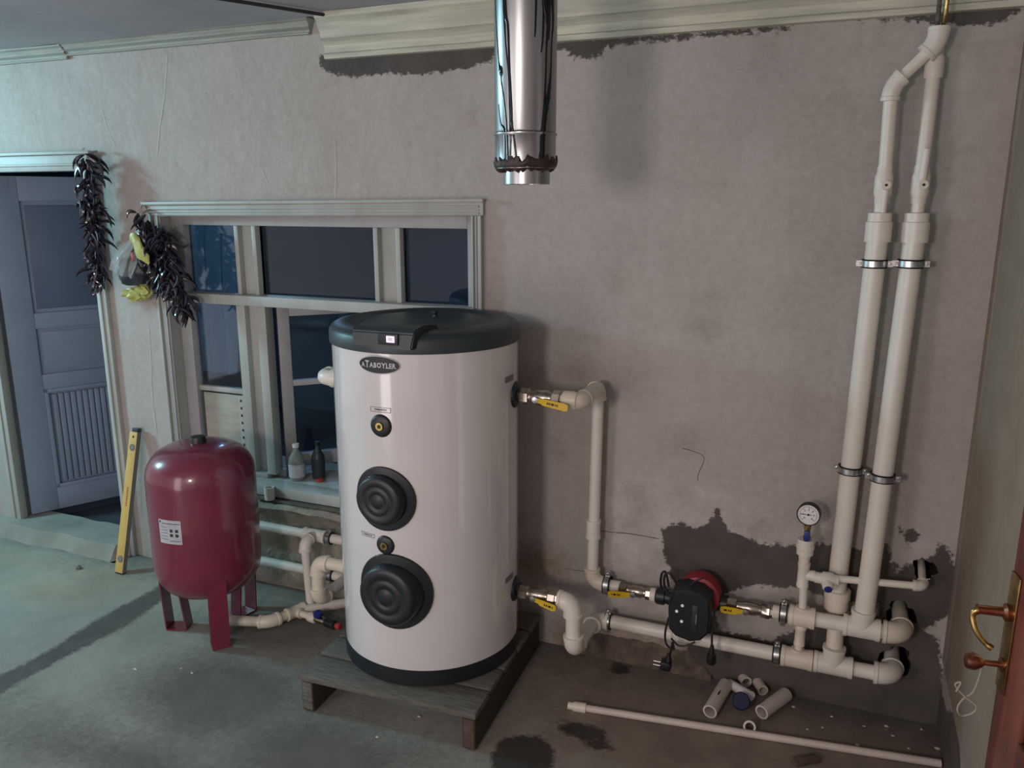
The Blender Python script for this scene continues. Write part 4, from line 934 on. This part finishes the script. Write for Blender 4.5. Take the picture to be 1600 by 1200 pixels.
clamp('steel clamp on the pipe elbow just left of the pump valve',(-.703,-.064,.326),X_,.0285,Z_)
clamp('steel clamp on the lowest pipe near the boiler outlet elbow',(-.690,yc,zc-.002),X_,.0250,Z_)
clamp('steel clamp on the upper horizontal pipe right of the yellow lever',(-.088,-.108,.362),X_,.0270,Z_)
clamp('steel clamp on the lowest pipe below the gauge pipe',(-.100,yc,zc),X_,.0250,Z_)
# ---------------------------------------------------------------- left plumbing (behind tank, left of boiler)
yl=-.075
G1=run('wall_pipe','upper white pipe along the wall under the window behind the red tank',(-2.2,yl,.29))
obj('pipe',cyl((-2.62,yl,.315),(-1.25,yl,.315),.020),M['ppr'],G1)
obj('tee',tee_bm((-1.975,yl,.315),X_,-Y_,.027,.055,.045,.025),M['ppr'],G1)
G2=run('wall_pipe','lower white pipe along the wall behind the red tank',(-2.2,yl,.12))
obj('pipe',cyl((-2.62,yl,.147),(-1.25,yl,.147),.020),M['ppr'],G2)
clamp('steel clamp on the upper wall pipe left of the boiler',(-1.903,yl,.315),X_,.0205,Z_)
clamp('steel clamp on the lower wall pipe left of the boiler',(-1.905,yl,.147),X_,.0205,Z_)
G3=run('branch_pipe','white branch pipe dropping from the upper wall pipe to the floor',(-1.98,-.15,.05))
obj('elbow',elbow_bm((-1.975,-.150,.315),Y_,-Z_,.025,.04,.035),M['ppr'],G3)
obj('pipe',cyl((-1.975,-.150,.29),(-1.955,-.160,.040),.018),M['ppr'],G3)
G4=run('inlet_pipe','pinkish white pipe bending down beside the lower left boiler inlet',(-1.72,-.362,.15))
obj('socket',lathe([(0,.026),(.05,.026)],(-1.600,-.362,.362),-X_,20),M['ppr2'],G4)
obj('pipe',cyl((-1.64,-.362,.362),(-1.74,-.362,.362),.0235),M['ppr2'],G4)
obj('elbow',elbow_bm((-1.757,-.362,.360),X_,-Z_,.030,.052,.045),M['ppr2'],G4)
obj('pipe',cyl((-1.758,-.362,.32),(-1.762,-.362,.22),.0245),M['ppr2'],G4)
obj('elbow',elbow_bm((-1.762,-.362,.200),Z_,(.02,1,0),.030,.05,.045),M['ppr2'],G4)
obj('pipe',cyl((-1.762,-.33,.20),(-1.758,-.09,.20),.0235),M['ppr'],G4)
G5=run('vent_elbow','white elbow fitting pointing left from the upper left boiler inlet',(-1.62,-.362,1.08))
obj('socket',lathe([(0,.030),(.035,.030),(.045,.033),(.055,.033),(.056,.029)],(-1.592,-.362,1.083),-X_,20),M['ppr'],G5)
obj('elbow',elbow_bm((-1.700,-.362,1.083),X_,(.12,1,.0),.0275,.055,.048),M['ppr'],G5)
obj('pipe',cyl((-1.694,-.33,1.083),(-1.660,-.02,1.083),.022),M['ppr'],G5)
zf=.035
G6=run('floor_pipe','white pipe lying on the floor from under the red tank',(-2.05,-.3,.0))
p0=Vector((-2.25,-.405,zf));p1=Vector((-2.03,-.335,zf)); pt=Vector((-1.985,-.225,zf)); pe=Vector((-1.93,-.06,zf+.0))
obj('pipe',sweep([Vector((-2.25,-.405,.19)),Vector((-2.25,-.405,.07))]+bend((-2.25,-.405,.08),p0,p0.lerp(p1,.3),.03)[1:]+[p1],.0205,16),M['ppr2'],G6)
obj('elbow',elbow_bm(p1,(p0-p1),(pt-p1),.0265,.042,.035),M['ppr2'],G6)
obj('pipe',cyl(p1,pt,.0200),M['ppr2'],G6)
obj('tee',tee_bm(pt,(pt-p1),(1,-.12,0),.0255,.042,.035,.020),M['ppr2'],G6)
obj('pipe',cyl(pt,pe+Vector((.12,.0,0)),.020),M['ppr'],G6)
dv=Vector((1,-.14,0)).normalized(); q0=pt+dv*.03
obj('pipe',cyl(q0,q0+dv*.05,.014),M['ppr2'],G6); obj('coupling',lathe([(0,.019),(.01,.021),(.035,.021),(.04,.018)],q0+dv*.045,dv,18),M['ppr2'],G6)
v3=thing('drain_valve','small drain valve with blue handle and red plug on the floor pipe','valve',q0+dv*.09)
obj('valve_body',lathe([(0,.014),(.025,.016),(.045,.014),(.06,.012)],q0+dv*.085,dv,12),M['nick'],v3)
obj('blue_handle',lathe([(.012,.006),(.020,.019),(.034,.019),(.038,.012)],q0+dv*.098,(0,-.1,1),14),M['blue'],v3)
obj('hose_tail',lathe([(0,.015),(.006,.019),(.05,.019),(.055,.012)],q0+dv*.135,dv,12),M['blk'],v3); obj('red_plug',lathe([(0,.010),(.004,.013),(.024,.013),(.026,.010)],q0+dv*.19,dv,12),M['redc'],v3)
c=P(422,782,-.05); c=Vector((c.x,-.050,.4335)); bm=lathe([(0,.015),(0,.022),(.055,.0225),(.055,.016),(.004,.015)],c,Z_,20,ends=False); obj('pipe_coupling',bm,M['ppr'],label='loose white pipe coupling standing on the ledge under the window',cat='pipe coupling')
# ---------------------------------------------------------------- flue pipe
FC=Vector((-.745,-.80,0)); FR=.0745
fl=thing('flue_pipe','shiny metal flue pipe with black tar runs hanging from the ceiling','flue',(FC.x,FC.y,1.74))
obj('sleeve',lathe([(1.775,FR*.99),(1.792,FR),(1.850,FR),(1.853,FR+.0025),(1.857,FR+.0025),(1.860,FR-.001),(1.863,FR),(CEIL,FR)],FC,Z_,64,ends=False),M['flue'],fl)
obj('inner_pipe',lathe([(1.738,.053),(1.738,.057),(1.80,.057)],FC+Vector((.004,0,0)),Z_,48,ends=False),M['flue'],fl)
bm=bmesh.new(); n=72; rg=[]
prof=[(1.800,FR*.99),(1.797,FR+.0015),(1.789,FR+.0035),(1.780,FR+.002),(1.772,FR-.003),(1.768,.062),(1.770,.056)]
for (z,r) in prof:
    ring=[]
    for k in range(n):
        a=2*PI*k/n; nn=1.2*noise.noise(Vector((math.cos(a)*5,math.sin(a)*5,z*25))); n2=noise.noise(Vector((math.cos(a)*13,math.sin(a)*13,z*60)))
        ring.append(bm.verts.new((FC.x+(r+.004*nn+.004*n2)*math.cos(a),FC.y+(r+.004*nn+.004*n2)*math.sin(a),z+.007*nn+.007*n2)))
    rg.append(ring)
for A_,B_ in zip(rg,rg[1:]):
    for k in range(n): bm.faces.new((A_[k],A_[(k+1)%n],B_[(k+1)%n],B_[k]))
obj('tar_collar',bm,M['rust'],fl)
def fang(px): 
    az=math.atan2(CAM.y-FC.y,CAM.x-FC.x); s=(px-821.5)/48.5; return az+math.asin(max(-.98,min(.98,s)))
def fz(py): return P(821.5,py,FC.y-FR*.9).z
def drip(pts,w0):
    path=[];rad=[]
    for i,(x,y,wd) in enumerate(pts):
        a=fang(x); path.append(Vector((FC.x+(FR+.0002)*math.cos(a),FC.y+(FR+.0002)*math.sin(a),fz(y)))); rad.append(wd)
    sp=smoothpath(path,6); rr=[]
    for i in range(len(sp)):
        f=i/6; k=min(int(f),len(rad)-2); t=f-k; rr.append((rad[k]*(1-t)+rad[k+1]*t)*w0*(1+.25*noise.noise(Vector((i*.7,pts[0][0],0)))))
    bm=sweep(sp,0,8,None,rr)
    for v in bm.verts:
        h=Vector((v.co.x-FC.x,v.co.y-FC.y)); L=h.length; f=(FR+(L-FR)*.35)/L; v.co.x=FC.x+h.x*f;v.co.y=FC.y+h.y*f
    obj('tar_run',bm,M['tar'],fl)
W=.0023
drip([(775,-10,1),(778,50,1),(781,95,1.2),(783,104,3.2),(784,112,3),(784,122,1),(788,150,1),(792,190,1.2),(795,252,1.5)],W)
drip([(790,-10,2),(792,25,2),(795,40,1.4),(797,100,1.3),(800,160,1.2),(801,195,1.5),(804,215,1.2),(808,248,1.2)],W)
drip([(788,-10,1.6),(791,60,1),(796,120,1),(798,198,1.2),(799,206,3.2),(799,214,1.2),(798,250,1.4)],W)
drip([(780,160,.8),(783,190,1),(788,200,2.2),(790,215,1.6),(790,250,1.6)],W)
drip([(837,-10,1.1),(836,40,1.1),(835,58,.7)],W)
drip([(846,-10,1.5),(848,20,1.3),(847,60,1.2),(845,81,.8)],W)
drip([(850,-10,4.5),(853,15,4),(855,40,2.6),(853,70,1.2),(852,120,1.2),(850,170,1.6),(848,215,3.2),(846,252,3.6)],W)
drip([(861,-10,3),(863,30,1.8),(861,60,1.2),(860,110,1.3),(857,145,3),(852,175,3.4),(849,205,3.2),(848,252,2.8)],W)
drip([(856,-10,2.5),(857,30,2),(856,60,1)],W)
drip([(778,205,1),(780,235,1),(781,250,1)],W)
# ---------------------------------------------------------------- loose things on the floor
a=F(893,1103,.0125);b=F(1470,1193,.0125); d=(b-a).normalized()
rod=thing('loose_pipe','long thin white pipe lying across the floor in front','pipe',a)
obj('pipe',cyl(a+d*.02,b,.0120,18),M['pvc'],rod); obj('coupling',lathe([(.0,.0125),(.018,.013),(.019,.0165),(.062,.0165),(.063,.012)],a-d*.012,d,20),M['ppr2'],rod)
def tube(name,label,p0,p1,r,wall_=.006,m='pvc'):
    p0=Vector(p0);p1=Vector(p1);L=(p1-p0).length
    bm=lathe([(0,r-wall_),(0,r),(L,r),(L,r-wall_)],p0,p1-p0,28,ends=False); lathe([(0,r-wall_),(L,r-wall_)],p0,p1-p0,28,bm,ends=False)
    return obj(name,bm,M[m],label=label,cat='pipe offcut',group='pipe offcuts on the floor')
t_=tube('pipe_offcut','slotted pipe offcut, leftmost piece of the pile on the floor',F(1109,1112,.024),F(1134,1070,.024),.024)
q0,q1=F(1109,1112,.024),F(1134,1070,.024); da=(q1-q0).normalized(); mk=q0+(q1-q0)*.52+Vector((.003,-.006,.0232))
obj('slot',sweep([mk-da*.017,mk-da*.005,mk+da*.005,mk+da*.017],.002,8,None,[.0015,.0035,.0022,.0012]),M['ink'],t_)
tube('pipe_offcut','long pipe offcut lying at the right of the pile',F(1190,1113,.024),F(1228,1085,.024),.024)
tube('pipe_offcut','short pipe offcut at the top right of the pile near the wall',F(1192,1079,.019),F(1180,1058,.019),.019)
tube('pipe_offcut','short ring-like pipe end at the top of the pile',F(1166,1066,.021),F(1160,1056,.021),.021,.007)
tube('pipe_offcut','thin pipe ring standing alone in front of the pile',F(1171,1136,.001),F(1171,1136,.026),.020,.0065)
bl=thing('blue_cap_fitting','dark blue round cap on a white fitting in the middle of the offcut pile','fitting',F(1157,1090,0))
obj('cap',lathe([(0,.026),(.003,.029),(.018,.030),(.022,.026),(.022,0)],F(1157,1096,.030),(.15,-.62,.5),28),M['dblue'],bl)
obj('white_neck',cyl(F(1140,1068,.018),F(1174,1088,.034),.0165,18),M['wht'],bl)
def chunk(name,label,cat,c,s,m,seed):
    bm=bmesh.new(); g=bmesh.ops.create_icosphere(bm,subdivisions=2,radius=1)
    for v in bm.verts: k=1+.35*noise.noise(v.co*1.7+Vector((seed,0,0))); v.co=Vector((c[0]+v.co.x*s[0]*k,c[1]+v.co.y*s[1]*k,max(0.0,c[2]+v.co.z*s[2]*k)))
    return obj(name,bm,M[m],label=label,cat=cat,smooth=False)
p=F(123,889); chunk('stone','small dark stone on the floor in front of the left doorway','stone',(p.x,p.y,.008),(.013,.012,.011),'stone',1)
p=F(1258,1192)
bm=bmesh.new(); vs=box(bm,(0,0,0),(.085,.028,.02),Matrix.Rotation(math.radians(38),4,'Z'),.004); bmesh.ops.translate(bm,verts=bm.verts[:],vec=(p.x,p.y,.0105))
for v in bm.verts: v.co+=Vector((noise.noise(v.co*40),noise.noise(v.co*40+Vector((5,0,0))),0))*.006
obj('wood_scrap',bm,M['woodr'],label='small brown wood scrap at the bottom edge below the long pipe',cat='wood scrap')
bm=bmesh.new(); rnd=random.Random(4)
cr=[(1285,1137),(1350,1135),(1315,1100),(1360,1110),(1395,1150),(1410,1100),(1330,1080),(1445,1100),(1262,1140),(1420,1170),(1240,1060),(1100,1060),(590,1152),(655,1120),(212,1046),(283,1045),(300,1052),(1240,1105),(1300,1120),(1385,1135),(1340,1165),(1440,1140),(1465,1170)]
for x,y in cr:
    p=F(x,y); s=rnd.uniform(.003,.0065); g=bmesh.ops.create_icosphere(bm,subdivisions=1,radius=s)
    for v in g['verts']: v.co=Vector((p.x+v.co.x*rnd.uniform(1,1.8),p.y+v.co.y,max(.0003,v.co.z*.5+s*.3)))
obj('plaster_crumbs',bm,M['pvc'],label='scattered pale plaster crumbs on the concrete floor',cat='crumbs',kind='stuff',smooth=False)
# baseboard: rotten brown strip at the wall foot between boiler and pump
bm=bmesh.new(); bmesh.ops.create_grid(bm,x_segments=50,y_segments=7,size=.5)
for v in bm.verts:
    u=v.co.x+.5;t=v.co.y+.5; x=-.84+.52*u; h=(.088+.022*noise.noise(Vector((x*14,0,2)))+.01*noise.noise(Vector((x*45,1,2))))*min(1,(1-u)*5+.15)
    v.co=(x,-.004-.018*(1-t)**.7-.006*noise.noise(Vector((x*22,t*3,7))) if 0<t<1 else (-.0005 if t>=1 else -.026),h*t)
obj('baseboard_back',bm,M['mud'],kind='structure')
# ---------------------------------------------------------------- side door (red, ajar)
e0=Vector((.311,-1.262,.012)); hg=Vector((.425,-1.99,.012)); du=(hg-e0).normalized(); dn=Vector((-du.y,du.x,0)); 
if dn.x>0: dn=-dn
d2=thing('door_2',None,None,tuple(hg),kind='structure')
def db(u0,u1,n0,n1,z0,z1,bev=.003,bm=None):
    bm=bm or bmesh.new(); vs=box(bm,(0,0,0),(u1-u0,n1-n0,z1-z0),None,bev)
    bmesh.ops.transform(bm,matrix=Matrix(((du.x,dn.x,0,0),(du.y,dn.y,0,0),(0,0,1,0),(0,0,0,1))),verts=vs); bmesh.ops.translate(bm,verts=vs,vec=e0+du*((u0+u1)/2)+dn*((n0+n1)/2)+Vector((0,0,(z0+z1)/2))); return bm
LWD=(hg-e0).length
leaf2=obj('door_leaf',db(0,LWD,-.04,0,0,1.94),M['rdoor'],d2)
obj('rail_frame',db(.0,.11,0,.010,0,1.94,.003,db(.11,LWD,0,.010,0,.2,.003,db(.11,LWD,0,.010,.72,.85,.003,db(.11,LWD,0,.010,1.8,1.94)))),M['rdoor'],leaf2)
def Q(px,py,off): # point on plane parallel to the leaf at distance off in front of it
    o=e0+dn*off; r=ray(px,py); return CAM+r*((o-CAM).dot(dn)/r.dot(dn))
zt,zbm=1.095,.885
pl_=obj('brass_plate',db(.002,.040,.010,.0135,zbm,zt,.002),M['brass'],leaf2)
hz=1.040; base=e0+du*.022+dn*.013; base.z=hz
hd=obj('handle_shaft',lathe([(0,.014),(.008,.015),(.012,.0080),(.045,.0080),(.050,.0095)],base,dn,18),M['copper'],pl_)
k0=base+dn*.044
lv_=smoothpath([k0,k0+dn*.008+Vector((0,0,-.003)),k0+dn*.011+Vector((0,0,-.014)),k0+dn*.006+du*.008+Vector((0,0,-.034)),k0-dn*.006+du*.014+Vector((0,0,-.050)),k0-dn*.018+du*.018+Vector((0,0,-.058))],6)
o=obj('lever_handle',sweep(lv_,0,12,None,[.0068-.0026*min(1,i/len(lv_)*1.2)+.0012*(i/len(lv_)>.85) for i in range(len(lv_))]),M['brass'],leaf2)
kb=base.copy(); kb.z=.945
obj('thumb_turn',lathe([(0,.012),(.004,.012),(.006,.005),(.028,.005),(.033,.010),(.044,.015),(.056,.012),(.060,0)],kb,dn,16,ends=False),M['copper'],leaf2)
# string looped over the thumb turn
s0=kb+dn*.030
st=[s0+Vector((0,0,.006)),s0+dn*.004+Vector((0,0,-.03)),s0+dn*.008+Vector((0,0,-.060)),s0+dn*.022+Vector((0,0,-.074)),s0+dn*.030+Vector((0,0,-.090)),s0+dn*.020+Vector((0,0,-.106)),s0+dn*.004+Vector((0,0,-.098)),s0+dn*.002+Vector((0,0,-.080)),s0+dn*.020+Vector((0,0,-.068)),s0+dn*.036+Vector((0,0,-.050)),s0+dn*.030+Vector((0,0,-.040)),s0+dn*.034+Vector((0,0,-.060))]
st=[Vector(q)+du*.004*math.sin(i*2) for i,q in enumerate(st)]
obj('string_loop',sweep(smoothpath(st,6),.0016,6),M['cord'],label='pale looped string hanging from the knob of the red door',cat='string')

def ridge(name,pts,r,m,flat=.4,off=0.0):
    pp=[P(x,y,0) for x,y in pts]; sp=smoothpath(pp,5); rr=[r*(.55+.6*abs(noise.noise(q*9)))*(1 if 0<i<len(sp)-1 else .2) for i,q in enumerate(sp)]
    bm=sweep([q+Vector((.004*noise.noise(q*25),0,0)) for q in sp],0,6,None,rr)
    for v in bm.verts: v.co.y=v.co.y*flat+off
    obj(name,bm,m,wall_back)
pm=mat('plaster_bead',(.49,.455,.425),.85,col2=(.44,.405,.375),scale=5,bmp=.3)
ridge('plaster_ridge',[(523,214),(525,260),(524,312)],.006,pm); ridge('plaster_ridge',[(262,82),(258,140),(250,200),(246,244)],.007,pm); ridge('plaster_ridge',[(158,168),(170,205),(182,232)],.006,pm); ridge('plaster_ridge',[(232,505),(236,560),(238,620),(246,680)],.008,pm)
ridge('plaster_ridge',[(408,262),(420,290),(424,306)],.005,pm)
ridge('plaster_crack',[(925,826),(950,831),(985,834),(1030,842)],.0022,M['rotten'],.3); ridge('plaster_crack',[(1065,700),(1085,706),(1100,715),(1092,740),(1090,752)],.0018,M['rotten'],.3); ridge('plaster_crack',[(880,888),(900,891),(915,893)],.0016,M['rotten'],.3)
